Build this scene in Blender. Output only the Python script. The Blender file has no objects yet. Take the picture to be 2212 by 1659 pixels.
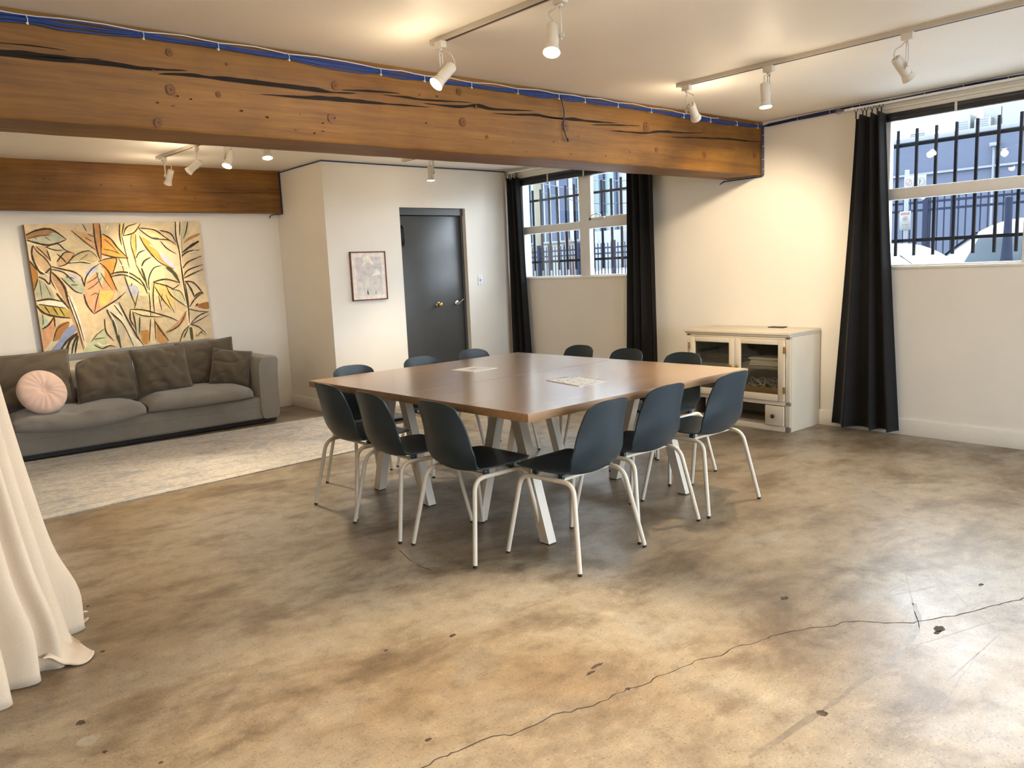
import bpy, bmesh, math, random
from mathutils import Vector, Matrix, noise
R = math.radians
C = bpy.context.scene.collection
scene = bpy.context.scene
random.seed(7)

# ------------------------------------------------------------------ camera
cam_d = bpy.data.cameras.new('camera')
cam = bpy.data.objects.new('camera', cam_d); C.objects.link(cam)
CAM = Vector((-6.2141, -3.9255, 1.4))
rt = Vector((0.76092, -0.64753, -0.04318)).normalized()
fw = Vector((0.63683, 0.75777, -0.14218)).normalized()
rt = (rt - fw*rt.dot(fw)).normalized()
up = rt.cross(fw)
m3 = Matrix((rt, up, -fw)).transposed()
cam.matrix_world = Matrix.Translation(CAM) @ m3.to_4x4()
cam_d.sensor_fit = 'HORIZONTAL'; cam_d.sensor_width = 36.0
cam_d.lens = 36.0*1714.43/2212.0
cam_d.clip_start = 0.05; cam_d.clip_end = 300
scene.camera = cam

# ------------------------------------------------------------------ world, exposure
vs = scene.view_settings
vs.view_transform = 'Standard'; vs.look = 'None'; vs.gamma = 1.0; vs.use_curve_mapping = False
vs.exposure = 1.62
world = bpy.data.worlds.new('overcast_sky'); scene.world = world; world.use_nodes = True
bg = world.node_tree.nodes['Background']
bg.inputs['Color'].default_value = (0.84, 0.92, 1.0, 1); bg.inputs['Strength'].default_value = 7.0
scene.cycles.use_denoising = True
scene.cycles.max_bounces = 10; scene.cycles.diffuse_bounces = 6; scene.cycles.glossy_bounces = 4
scene.cycles.transparent_max_bounces = 12
scene.cycles.caustics_reflective = False; scene.cycles.caustics_refractive = False
scene.cycles.sample_clamp_indirect = 6.0
SPOT = 56.0            # watts of one full-power track spot
WARM = (1.0, 0.81, 0.56)

# daylight portals in the window openings (sampling aid for the sky only)
def portal(y0, y1, z0, z1, x=0.10):
    l = bpy.data.lights.new('window_portal', 'AREA'); l.shape = 'RECTANGLE'
    l.size = z1-z0; l.size_y = y1-y0; l.cycles.is_portal = True
    o = bpy.data.objects.new('window_portal', l); C.objects.link(o)
    o.location = (x, (y0+y1)/2, (z0+z1)/2)
    o.rotation_euler = (0, R(90), 0)
    return o
WZ0, WZ1 = 1.294, 2.46
WINS = [(1.46, 3.20, WZ0), (-2.76, -1.035, WZ0), (-5.40, -3.30, .75), (-7.90, -5.75, .75)]  # the last two are unseen and made large to admit more daylight
for a, b, c in WINS: portal(a, b, c, WZ1)
FILL_WINS = [(-5.0, -2.95), (-2.65, -.30)]  # added out-of-view south windows that brighten the room with extra daylight
for a, b in FILL_WINS:
    l = bpy.data.lights.new('window_portal', 'AREA'); l.shape = 'RECTANGLE'; l.size = b-a; l.size_y = 1.85; l.cycles.is_portal = True
    o = bpy.data.objects.new('window_portal', l); C.objects.link(o); o.location = ((a+b)/2, -8.3, 1.525); o.rotation_euler = (R(90), 0, 0)
EXT_DIM = .155               # dims all outdoor colours except the street so daylight does not wash them out

ZC, ZB = 2.5524, 2.1124
XC, YD, YL = -2.4138, 3.3581, 4.4475
XW, YS = -8.6, -8.2          # unseen west and south walls

# ------------------------------------------------------------------ materials
def nt(name):
    m = bpy.data.materials.new(name); m.use_nodes = True
    t = m.node_tree; b = t.nodes['Principled BSDF']
    return m, t, b
def node(t, kind, **kw):
    n = t.nodes.new(kind)
    for k, v in kw.items(): setattr(n, k, v)
    return n
def srgb(r, g, b):
    f = lambda c: (c/255/12.92 if c/255 <= .04045 else ((c/255+.055)/1.055)**2.4)
    return (f(r), f(g), f(b))
def ramp(t, src, stops):
    n = node(t, 'ShaderNodeValToRGB'); e = n.color_ramp.elements
    while len(e) > 1: e.remove(e[-1])
    e[0].position = stops[0][0]; e[0].color = (*stops[0][1], 1)
    for p, c in stops[1:]:
        q = e.new(p); q.color = (*c, 1)
    t.links.new(src, n.inputs[0]); return n.outputs[0]
def coords(t, scale=(1,1,1), rot=(0,0,0), kind='Object'):
    tc = node(t, 'ShaderNodeTexCoord'); mp = node(t, 'ShaderNodeMapping')
    mp.inputs['Scale'].default_value = scale; mp.inputs['Rotation'].default_value = rot
    t.links.new(tc.outputs[kind], mp.inputs[0]); return mp.outputs[0]
def noise_n(t, vec, scale, detail=4, rough=.55, dist=0.0):
    n = node(t, 'ShaderNodeTexNoise'); n.inputs['Scale'].default_value = scale
    n.inputs['Detail'].default_value = detail; n.inputs['Roughness'].default_value = rough
    n.inputs['Distortion'].default_value = dist
    t.links.new(vec, n.inputs['Vector']); return n.outputs['Fac']
def mixc(t, fac, a, b, blend='MIX'):
    n = node(t, 'ShaderNodeMix', data_type='RGBA', blend_type=blend)
    for s, v in ((n.inputs[0], fac), (n.inputs[6], a), (n.inputs[7], b)):
        if isinstance(v, (int, float)): s.default_value = v
        elif isinstance(v, tuple): s.default_value = (*v, 1) if len(v) == 3 else v
        else: t.links.new(v, s)
    return n.outputs[2]
def math_n(t, op, a, b=0.0):
    n = node(t, 'ShaderNodeMath', operation=op)
    for s, v in zip(n.inputs, (a, b)):
        if isinstance(v, (int, float)): s.default_value = v
        else: t.links.new(v, s)
    return n.outputs[0]
def bump(t, b, h, strength=.2, dist=.01):
    n = node(t, 'ShaderNodeBump'); n.inputs['Strength'].default_value = strength; n.inputs['Distance'].default_value = dist
    t.links.new(h, n.inputs['Height']); t.links.new(n.outputs[0], b.inputs['Normal'])
def plain(name, col, rough=.5, metal=0.0, var=.06, scale=12, bmp=0.0, spec=.5, sheen=0.0):
    """one colour with a slight procedural mottle"""
    m, t, b = nt(name)
    v = coords(t); n = noise_n(t, v, scale, 3)
    lo = tuple(c*(1-var) for c in col); hi = tuple(min(1, c*(1+var)) for c in col)
    t.links.new(ramp(t, n, [(.3, lo), (.7, hi)]), b.inputs['Base Color'])
    b.inputs['Roughness'].default_value = rough; b.inputs['Metallic'].default_value = metal
    b.inputs['Specular IOR Level'].default_value = spec
    if sheen: b.inputs['Sheen Weight'].default_value = sheen
    if bmp: bump(t, b, n, bmp)
    return m
def fabric(name, col, var=.12, weave=260, rough=.95, sheen=.25, bmp=.25):
    m, t, b = nt(name)
    v = coords(t); n1 = noise_n(t, v, 5, 4); n2 = noise_n(t, v, weave, 2)
    c = ramp(t, n1, [(.3, tuple(x*(1-var) for x in col)), (.7, tuple(min(1, x*(1+var)) for x in col))])
    c = mixc(t, .25, c, ramp(t, n2, [(.35, tuple(x*.7 for x in col)), (.65, tuple(min(1, x*1.25) for x in col))]))
    t.links.new(c, b.inputs['Base Color']); b.inputs['Roughness'].default_value = rough
    b.inputs['Sheen Weight'].default_value = sheen; b.inputs['Specular IOR Level'].default_value = .2
    bump(t, b, n2, bmp, .002); return m
def emit(name, col, strength):
    m, t, b = nt(name); b.inputs['Base Color'].default_value = (*col, 1)
    b.inputs['Emission Color'].default_value = (*col, 1); b.inputs['Emission Strength'].default_value = strength
    return m
def thin_glass(name, tint=(1,1,1), gloss=.08, rough=0.0):
    m = bpy.data.materials.new(name); m.use_nodes = True; t = m.node_tree; t.nodes.clear()
    o = node(t, 'ShaderNodeOutputMaterial'); mx = node(t, 'ShaderNodeMixShader')
    tr = node(t, 'ShaderNodeBsdfTransparent'); tr.inputs[0].default_value = (*tint, 1)
    gl = node(t, 'ShaderNodeBsdfGlossy'); gl.inputs['Roughness'].default_value = rough
    lw = node(t, 'ShaderNodeLayerWeight'); lw.inputs[0].default_value = .25
    f = math_n(t, 'ADD', math_n(t, 'MULTIPLY', lw.outputs['Fresnel'], .6), gloss*.3)
    t.links.new(f, mx.inputs[0]); t.links.new(tr.outputs[0], mx.inputs[1]); t.links.new(gl.outputs[0], mx.inputs[2])
    t.links.new(mx.outputs[0], o.inputs[0]); return m

M = {}
M['wall'] = plain('painted_wall', (0.80, 0.76, 0.69), .75, var=.015, scale=3, bmp=.04)
M['ceiling'] = plain('painted_ceiling', (0.87, 0.82, 0.74), .55, var=.02, scale=1.2, bmp=.03)
M['trim'] = plain('white_trim', (0.80, 0.77, 0.70), .45, var=.02)
M['frame'] = plain('window_frame_paint', (0.74, 0.73, 0.70), .4, var=.02)
M['door'] = plain('charcoal_door_paint', (0.062, 0.064, 0.066), .35, var=.10, scale=3)
M['leg'] = plain('cream_metal', (0.60, 0.55, 0.47), .38, var=.02)
M['shell'] = plain('dark_blue_plastic', (0.0115, 0.026, 0.037), .40, var=.03, scale=4)
M['cap'] = plain('black_rubber', (.02, .02, .02), .7)
M['black'] = plain('black_plastic', (.018, .018, .02), .4)
M['lampw'] = plain('lamp_white', (0.62, 0.58, 0.52), .42, var=.02)
M['track'] = plain('track_white', (0.55, 0.50, 0.43), .45, var=.02)
M['slot'] = plain('track_slot', (.05, .03, .03), .6)
M['bulb'] = emit('lit_bulb', (1.0, 0.86, 0.66), 18.0)
M['bulboff'] = plain('unlit_bulb', (.5, .48, .44), .2)
M['blue'] = plain('blue_cable', (0.014, 0.050, 0.235), .45, var=.15, scale=20)
M['navy'] = plain('navy_cable', (0.008, 0.017, 0.085), .45, var=.15, scale=20)
M['whitec'] = plain('white_cable', (.75, .73, .70), .5)
M['curtain'] = fabric('black_curtain_cloth', (0.012, 0.0115, 0.012), .15, 400, sheen=.12)
M['linen'] = fabric('beige_linen', (0.58, 0.475, 0.36), .05, 350, sheen=.2)
M['hem'] = fabric('pale_linen_hem', (0.80, 0.76, 0.70), .03, 350)
M['sofa'] = fabric('grey_sofa_velvet', (0.225, 0.205, 0.18), .14, 300, sheen=.3)
M['cushion'] = fabric('taupe_cushion_cloth', (0.105, 0.082, 0.055), .10, 300, sheen=.3)
M['pink'] = fabric('pink_velvet', (0.66, 0.47, 0.385), .05, 300, sheen=.4)
M['plinth'] = plain('black_plinth', (.008, .008, .008), .6)
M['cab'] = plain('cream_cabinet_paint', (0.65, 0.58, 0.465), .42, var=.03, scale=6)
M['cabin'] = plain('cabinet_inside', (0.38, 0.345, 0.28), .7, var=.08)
M['brass'] = plain('aged_brass', (0.42, 0.28, 0.11), .35, metal=1.0, var=.2, scale=60)
M['steel'] = plain('brushed_steel', (0.62, 0.58, 0.52), .28, metal=1.0)
M['pale'] = plain('paper_white', (.80, .79, .76), .6, var=.02)
M['glass'] = thin_glass('window_glass', (.97, .99, 1.0), .03)
M['cabglass'] = thin_glass('cabinet_glass', (.86, .86, .82), .14)
M['clear'] = thin_glass('finial_glass', (.85, .88, .9), .4)
M['blind'] = plain('black_blind', (.022, .022, .026), .35, var=.1)
M['rod'] = plain('white_rod', (.80, .79, .76), .3)
M['crate'] = plain('pine_box', (0.52, 0.30, 0.10), .6, var=.15, scale=8)

def wood(name, cols, scale, axis=0, rough=.5, coarse=1.0, spec=.5, patchy=.42, bmp=.12):
    m, t, b = nt(name)
    s = [1.0, 1.0, 1.0]
    for i in range(3): s[i] = .05 if i == axis else 1.0
    v = coords(t, tuple(s)); v2 = coords(t)
    a = noise_n(t, v, scale, 6, .6, .8); f = noise_n(t, v, scale*5, 4, .6); l = noise_n(t, v2, 1.1*coarse, 4, .55, .4)
    c = ramp(t, a, [(.36, cols[0]), (.5, cols[1]), (.64, cols[2])])
    c = mixc(t, .30, c, ramp(t, f, [(.36, tuple(x*.5 for x in cols[0])), (.62, cols[2])]))
    c = mixc(t, patchy, c, ramp(t, l, [(.36, tuple(x*.6 for x in cols[0])), (.62, cols[2])]))
    t.links.new(c, b.inputs['Base Color']); b.inputs['Roughness'].default_value = rough
    b.inputs['Specular IOR Level'].default_value = spec
    bump(t, b, f, bmp, .003); return m
M['beam'] = wood('fir_beam', [(0.125, 0.045, 0.006), (0.225, 0.092, 0.012), (0.31, 0.143, 0.022)], 14, 0, .55, spec=.35)
M['crackd'] = plain('dark_split', (.012, .006, .003), .9)
M['knot'] = plain('wood_knot', (0.15, 0.052, 0.009), .6, var=.35, scale=60)
M['knotc'] = plain('wood_knot_core', (0.075, 0.024, 0.005), .6, var=.3, scale=80)
M['oak'] = wood('table_laminate', [(0.29, 0.165, 0.08), (0.41, 0.255, 0.135), (0.50, 0.335, 0.195)], 26, 0, .24, .8, patchy=.10, bmp=.02)
_b = M['oak'].node_tree.nodes['Principled BSDF']; _b.inputs['Coat Weight'].default_value = .6; _b.inputs['Coat Roughness'].default_value = .18
M['oakend'] = wood('table_edge', [(0.24, 0.125, 0.05), (0.33, 0.185, 0.08), (0.40, 0.24, 0.12)], 12, 0, .5, bmp=.05)

def concrete():
    m, t, b = nt('stained_concrete')
    v = coords(t); vs_ = coords(t, (1.0, 1.55, 1.0), (0, 0, R(28)))
    big = noise_n(t, v, .55, 4, .55, .4); mid = noise_n(t, vs_, 1.7, 8, .64, .35); md2 = noise_n(t, vs_, 3.2, 7, .66, .3); fine = noise_n(t, v, 9, 8, .7); sp = noise_n(t, v, 120, 2, .6)
    c = ramp(t, big, [(.36, (0.215, 0.152, 0.090)), (.50, (0.26, 0.207, 0.143)), (.64, (0.295, 0.255, 0.20))])
    c = mixc(t, ramp(t, mid, [(.34, (.80,)*3), (.41, (.50,)*3), (.50, (.0,)*3)]), c, (0.092, 0.057, 0.028))
    c = mixc(t, ramp(t, md2, [(.36, (.60,)*3), (.48, (.0,)*3)]), c, (0.105, 0.070, 0.037))
    c = mixc(t, ramp(t, mid, [(.50, (.0,)*3), (.66, (.55,)*3)]), c, (0.29, 0.255, 0.21))
    c = mixc(t, 1.0, c, ramp(t, fine, [(.32, (.62, .58, .54)), (.46, (.97, .97, .97)), (.54, (1.03, 1.03, 1.03)), (.68, (1.28, 1.27, 1.25))]), 'MULTIPLY')
    c = mixc(t, 1.0, c, ramp(t, sp, [(.30, (.42, .38, .34)), (.40, (1, 1, 1)), (.60, (1, 1, 1)), (.72, (1.5, 1.47, 1.42))]), 'MULTIPLY')
    t.links.new(c, b.inputs['Base Color'])
    t.links.new(ramp(t, mid, [(.36, (.43,)*3), (.62, (.32,)*3)]), b.inputs['Roughness'])
    b.inputs['Specular IOR Level'].default_value = .6
    h = math_n(t, 'ADD', math_n(t, 'MULTIPLY', fine, .6), math_n(t, 'MULTIPLY', sp, .25))
    bump(t, b, h, .10, .004); return m
M['floor'] = concrete()
M['fcrack'] = plain('floor_crack', (.045, .032, .02), .9)
M['fchip'] = plain('floor_chip', (.055, .035, .022), .9, var=.5, scale=70)
M['fpatch'] = plain('floor_patch', (.27, .23, .185), .6, var=.1, scale=30)
M['fscuff'] = plain('floor_scuff', (.185, .15, .112), .36, var=.2, scale=30)

def rugmat():
    m, t, b = nt('distressed_rug')
    tc = node(t, 'ShaderNodeTexCoord'); sx = node(t, 'ShaderNodeSeparateXYZ'); t.links.new(tc.outputs['UV'], sx.inputs[0])
    v = coords(t); v2 = coords(t, (1, 1.3, 1))
    a = noise_n(t, v2, 2.6, 7, .68, .5); f = noise_n(t, v, 130, 3, .7); d = noise_n(t, v, 22, 5, .7, 1.0)
    c = ramp(t, a, [(.38, (0.33, 0.34, 0.355)), (.46, (0.52, 0.48, 0.43)), (.53, (0.58, 0.545, 0.49)), (.62, (0.38, 0.39, 0.41))])
    c = mixc(t, .42, c, ramp(t, d, [(.43, (0.32, 0.325, 0.335)), (.54, (0.62, 0.57, 0.51))]))
    # border bands measured in metres from the nearest edge (u, v are metres)
    ex = math_n(t, 'MINIMUM', sx.outputs[0], math_n(t, 'SUBTRACT', 3.40, sx.outputs[0]))
    ey = math_n(t, 'MINIMUM', sx.outputs[1], math_n(t, 'SUBTRACT', 1.95, sx.outputs[1]))
    e = math_n(t, 'MINIMUM', ex, ey)
    band = ramp(t, e, [(0, (0,)*3), (.10, (0,)*3), (.105, (.8,)*3), (.125, (.8,)*3), (.13, (.15,)*3), (.36, (.15,)*3), (.365, (.8,)*3), (.385, (.8,)*3), (.39, (0,)*3), (.42, (0,)*3), (.425, (.6,)*3), (.435, (.6,)*3), (.44, (0,)*3)])
    w = math_n(t, 'MULTIPLY', band, math_n(t, 'ADD', math_n(t, 'MULTIPLY', d, .6), .35))
    c = mixc(t, w, c, (0.27, 0.27, 0.265))
    c = mixc(t, .5, c, ramp(t, f, [(.3, (.6,)*3), (.7, (1.25,)*3)]), 'MULTIPLY')
    t.links.new(c, b.inputs['Base Color']); b.inputs['Roughness'].default_value = 1.0; b.inputs['Specular IOR Level'].default_value = .1
    bump(t, b, f, .6, .004); return m
M['rug'] = rugmat()

def canvasmat():
    m, t, b = nt('canvas_ground')
    v = coords(t); a = noise_n(t, v, 2.3, 4, .55, .6); d = noise_n(t, v, 6, 5, .6, 1.2); w = noise_n(t, v, 420, 2)
    c = ramp(t, a, [(.36, srgb(166, 166, 142)), (.44, srgb(200, 184, 150)), (.51, srgb(222, 200, 158)), (.57, srgb(216, 188, 150)), (.64, srgb(186, 172, 152))])
    c = mixc(t, .4, c, ramp(t, d, [(.35, srgb(190, 178, 150)), (.5, srgb(232, 214, 176)), (.66, srgb(210, 180, 140))]))
    t.links.new(c, b.inputs['Base Color']); b.inputs['Roughness'].default_value = .75; b.inputs['Specular IOR Level'].default_value = .25
    bump(t, b, w, .2, .002); return m
M['canvas'] = canvasmat()
M['canvasside'] = plain('canvas_side', srgb(150, 120, 85), .8)
def paint(rgb): 
    k = 'p%d_%d_%d' % rgb
    if k not in M: M[k] = plain('paint_'+k, srgb(*rgb), .7, var=.16, scale=18, spec=.3)
    return M[k]

# ------------------------------------------------------------------ mesh helpers
class MB:
    def __init__(s): s.v = []; s.f = []; s.m = []; s.uv = {}
    def add(s, verts, faces, mi=0):
        o = len(s.v); s.v += [tuple(x) for x in verts]
        for f in faces: s.f.append(tuple(i+o for i in f)); s.m.append(mi)
        return s
    def bm(s, b, mi=0, mat=None):
        b.verts.ensure_lookup_table(); b.verts.index_update()
        vs_ = [(mat @ v.co) if mat is not None else v.co.copy() for v in b.verts]
        s.add(vs_, [[v.index for v in f.verts] for f in b.faces], mi); b.free(); return s
    def box(s, lo, hi, bev=0.0, mi=0, mat=None, seg=2):
        b = bmesh.new(); bmesh.ops.create_cube(b, size=1.0)
        lo = Vector(lo); hi = Vector(hi); c = (lo+hi)/2; d = hi-lo
        for v in b.verts: v.co = Vector((v.co.x*d.x, v.co.y*d.y, v.co.z*d.z)) + c
        if bev > 0: bmesh.ops.bevel(b, geom=b.edges[:], offset=min(bev, .49*min(d)), segments=seg, profile=.5, affect='EDGES')
        return s.bm(b, mi, mat)
    def tube(s, pts, r, n=10, mi=0, caps=True, rad=None):
        pts = [Vector(p) for p in pts]; N = len(pts)
        tang = []
        for i in range(N):
            a = pts[max(0, i-1)]; b = pts[min(N-1, i+1)]; d = b-a
            tang.append(d.normalized() if d.length > 1e-9 else Vector((0, 0, 1)))
        ref = Vector((0, 0, 1)) if abs(tang[0].z) < .9 else Vector((1, 0, 0))
        nrm = (ref - tang[0]*ref.dot(tang[0])).normalized()
        vs_ = []; fs = []
        for i in range(N):
            nrm = (nrm - tang[i]*nrm.dot(tang[i]))
            nrm = nrm.normalized() if nrm.length > 1e-6 else tang[i].orthogonal().normalized()
            bi = tang[i].cross(nrm); rr = rad[i] if rad else r
            for k in range(n):
                a = 2*math.pi*k/n; vs_.append(pts[i] + (nrm*math.cos(a) + bi*math.sin(a))*rr)
        for i in range(N-1):
            for k in range(n):
                k2 = (k+1) % n; fs.append((i*n+k, i*n+k2, (i+1)*n+k2, (i+1)*n+k))
        if caps: fs.append(tuple(reversed(range(n)))); fs.append(tuple(range((N-1)*n, N*n)))
        return s.add(vs_, fs, mi)
    def lathe(s, prof, n=24, mat=None, mi=0):
        mat = mat or Matrix(); vs_ = []; fs = []
        for r, z in prof:
            for k in range(n):
                a = 2*math.pi*k/n; vs_.append(mat @ Vector((r*math.cos(a), r*math.sin(a), z)))
        for i in range(len(prof)-1):
            for k in range(n):
                k2 = (k+1) % n; fs.append((i*n+k, i*n+k2, (i+1)*n+k2, (i+1)*n+k))
        fs.append(tuple(reversed(range(n)))); fs.append(tuple(range((len(prof)-1)*n, len(prof)*n)))
        return s.add(vs_, fs, mi)
    def grid(s, fn, nu, nv, mi=0, closed_u=False):
        vs_ = [fn(i/nu, j/nv) for j in range(nv+1) for i in range(nu+1)]
        fs = [(j*(nu+1)+i, j*(nu+1)+i+1, (j+1)*(nu+1)+i+1, (j+1)*(nu+1)+i) for j in range(nv) for i in range(nu)]
        return s.add(vs_, fs, mi)
    def prism(s, poly, fn, mi=0):
        """poly: 2D points; fn(p, k) -> 3D for the two ends k = 0, 1"""
        n = len(poly); vs_ = [fn(p, 0) for p in poly] + [fn(p, 1) for p in poly]
        fs = [tuple(range(n)), tuple(reversed(range(n, 2*n)))] + [(i, i+n, (i+1) % n+n, (i+1) % n) for i in range(n)]
        return s.add(vs_, fs, mi)
ORG = {}
def tag(o, label=None, cat=None, group=None, kind=None):
    if label: o['label'] = label
    if cat: o['category'] = cat
    if group: o['group'] = group
    if kind: o['kind'] = kind
    return o
def thing(name, label, cat, loc=(0,0,0), rz=0.0, group=None, kind=None):
    o = bpy.data.objects.new(name, None); C.objects.link(o); o.empty_display_size = .1
    o.location = loc; o.rotation_euler = (0, 0, rz); ORG[o.name] = Vector(loc)
    return tag(o, label, cat, group, kind)
def obj(name, mb, mats, parent=None, org=None, sharp=38, solid=0.0, recalc=True, sub=0):
    me = bpy.data.meshes.new(name); me.from_pydata([], [], [])
    o0 = ORG[parent.name] if parent is not None else Vector(org or (0, 0, 0))
    me.from_pydata([Vector(v)-o0 for v in mb.v], [], mb.f)
    mats = mats if isinstance(mats, (list, tuple)) else [mats]
    for m in mats: me.materials.append(m)
    for p, mi in zip(me.polygons, mb.m): p.material_index = mi
    if recalc:
        b = bmesh.new(); b.from_mesh(me); bmesh.ops.recalc_face_normals(b, faces=b.faces[:]); b.to_mesh(me); b.free()
    for p in me.polygons: p.use_smooth = True
    me.set_sharp_from_angle(angle=R(sharp)); me.update()
    o = bpy.data.objects.new(name, me); C.objects.link(o)
    if parent is not None: o.parent = parent; ORG[o.name] = o0.copy()
    else: o.location = o0; ORG[o.name] = o0.copy()
    if solid: 
        md = o.modifiers.new('thickness', 'SOLIDIFY'); md.thickness = solid; md.offset = 0
    if sub:
        md = o.modifiers.new('smooth', 'SUBSURF'); md.levels = sub; md.render_levels = sub
    return o
def dup(root, loc, rz, label=None, group=None):
    r = root.copy(); C.objects.link(r); r.location = loc; r.rotation_euler = (0, 0, rz)
    if label: r['label'] = label
    if group: r['group'] = group
    for ch in list(root.children):
        c = ch.copy(); C.objects.link(c); c.parent = r
        for g in ch.children:
            d = g.copy(); C.objects.link(d); d.parent = c
    return r
def catmull(pts, k=6):
    pts = [Vector(p) for p in pts]; out = []
    for i in range(len(pts)-1):
        p0 = pts[max(0, i-1)]; p1 = pts[i]; p2 = pts[i+1]; p3 = pts[min(len(pts)-1, i+2)]
        for j in range(k):
            t = j/k
            out.append(.5*((2*p1)+(p2-p0)*t+(2*p0-5*p1+4*p2-p3)*t*t+(3*p1-p0-3*p2+p3)*t**3))
    out.append(pts[-1]); return out
def arc_pts(p0, corner, p1, r, k=6):
    """straight - rounded corner - straight"""
    p0, c, p1 = Vector(p0), Vector(corner), Vector(p1)
    a = c + (p0-c).normalized()*r; b = c + (p1-c).normalized()*r
    out = [p0]
    for i in range(k+1):
        t = i/k; out.append(a*(1-t)**2 + c*2*t*(1-t) + b*t*t)
    return out + [p1]

# ================================================================== THE SETTING
def struct(name, mb, mats, label, parent=None, **kw):
    o = obj(name, mb, mats, parent, **kw)
    if parent is None: tag(o, label, name.split('_')[0], kind='structure')
    return o
# floor: slab plus the cracks, pits and patches in its surface
mb = MB(); mb.box((XW, YS, -.2), (.16, YL+.2, 0))
def ribbon2(mb, pts, w, z, mi, jit=.0, seed=1):
    rnd = random.Random(seed); pts = [Vector(p) for p in pts]; a = []; 
    for i, p in enumerate(pts):
        d = (pts[min(len(pts)-1, i+1)]-pts[max(0, i-1)]); n = Vector((-d.y, d.x)).normalized()
        ww = w*(.5+rnd.random()); o = n*(rnd.random()-.5)*jit
        a.append((p+o+n*ww, p+o-n*ww))
    vs_ = []
    for l, r in a: vs_ += [(l.x, l.y, z), (r.x, r.y, z)]
    mb.add(vs_, [(2*i, 2*i+1, 2*i+3, 2*i+2) for i in range(len(a)-1)], mi)
def blob2(mb, x, y, r, z, mi, seed, sx=1.0, sy=1.0, n=18, rough=.35):
    rnd = random.Random(seed); vs_ = []
    for k in range(n):
        a = 2*math.pi*k/n; rr = r*(1-rough/2+rough*rnd.random()); vs_.append((x+sx*rr*math.cos(a), y+sy*rr*math.sin(a), z))
    mb.add(vs_, [tuple(range(n))], mi)
FCRACK = [(-5.45, -2.10), (-5.25, -2.118), (-5.099, -2.124), (-5.031, -2.123), (-4.979, -2.127), (-4.856, -2.15), (-4.813, -2.176), (-4.723, -2.189), (-4.644, -2.192), (-4.593, -2.215), (-4.517, -2.238), (-4.424, -2.248), (-4.36, -2.251), (-4.274, -2.274), (-4.199, -2.272), (-4.074, -2.293), (-4.02, -2.3), (-3.955, -2.336), (-3.86, -2.329), (-3.777, -2.367), (-3.698, -2.375), (-3.572, -2.425), (-3.457, -2.496), (-3.393, -2.507), (-3.336, -2.565), (-3.305, -2.614), (-3.227, -2.694), (-3.187, -2.707), (-3.061, -2.778), (-2.965, -2.812), (-2.862, -2.845), (-2.792, -2.881), (-2.712, -2.906), (-2.5, -3.0), (-2.2, -3.05)]
fine = []
for a, b in zip(FCRACK[:-1], FCRACK[1:]):
    for k in range(3): fine.append((a[0]+(b[0]-a[0])*k/3, a[1]+(b[1]-a[1])*k/3))
ribbon2(mb, fine, .0020, .0006, 1, .012, 3)
ribbon2(mb, [(-4.164, -.523), (-4.185, -.60), (-4.205, -.674), (-4.21, -.74), (-4.217, -.804), (-4.205, -.875)], .0015, .0006, 1, .008, 5)
for i, (x, y, r, sx, sy) in enumerate([(-3.361, -2.23, .02, 1, .7), (-3.212, -2.782, .030, 1, .55), (-3.25, -2.79, .018, 1.2, .5), (-4.043, -2.766, .019, 1, .8), (-4.543, -1.509, .017, 1, .6), (-2.68, -2.736, .018, 1, .5), (-4.36, -2.251, .010, 1, .8), (-5.009, -2.021, .013, 1, .5), (-5.773, -1.143, .017, .8, 1), (-5.589, -.637, .010, 1, .8), (-5.758, -1.378, .008, 1, 1), (-5.647, -1.558, .006, 1, 1), (-4.794, -1.429, .010, 1, .6), (-5.524, -.104, .007, 1, 1), (-4.32, -2.07, .022, 1.3, .35), (-4.37, -2.09, .018, 1.2, .4)]):
    blob2(mb, x, y, r, .0007, 2, 40+i, sx, sy, 16, .6)
blob2(mb, -5.783, -1.275, .030, .0007, 3, 77, 1, 1.05, 22, .18)
ribbon2(mb, catmull([Vector((-3.05, -2.62)), Vector((-3.25, -2.72)), Vector((-3.55, -2.76)), Vector((-3.85, -2.76)), Vector((-4.03, -2.76)), Vector((-4.4, -2.74))], 5), .010, .0004, 4, .006, 9)
for i, (a, b) in enumerate([((-2.75, -2.45), (-3.3, -2.75)), ((-2.7, -2.55), (-3.1, -2.95)), ((-2.95, -2.50), (-3.5, -2.52)), ((-3.0, -2.9), (-3.4, -2.78)), ((-2.9, -2.95), (-3.6, -2.95)), ((-2.8, -2.62), (-3.05, -2.52)), ((-3.3, -2.95), (-3.75, -3.0))]):
    A, B = Vector(a), Vector(b); ribbon2(mb, [A+(B-A)*t/6 for t in range(7)], .0016, .0004, 4, .006, 20+i)
struct('floor', mb, [M['floor'], M['fcrack'], M['fchip'], M['fpatch'], M['fscuff']], 'polished stained concrete floor with a long crack', recalc=False)
mb = MB(); mb.box((XW, YS, ZC), (.16, YL+.2, ZC+.2)); struct('ceiling', mb, M['ceiling'], 'warm white painted ceiling')

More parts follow.
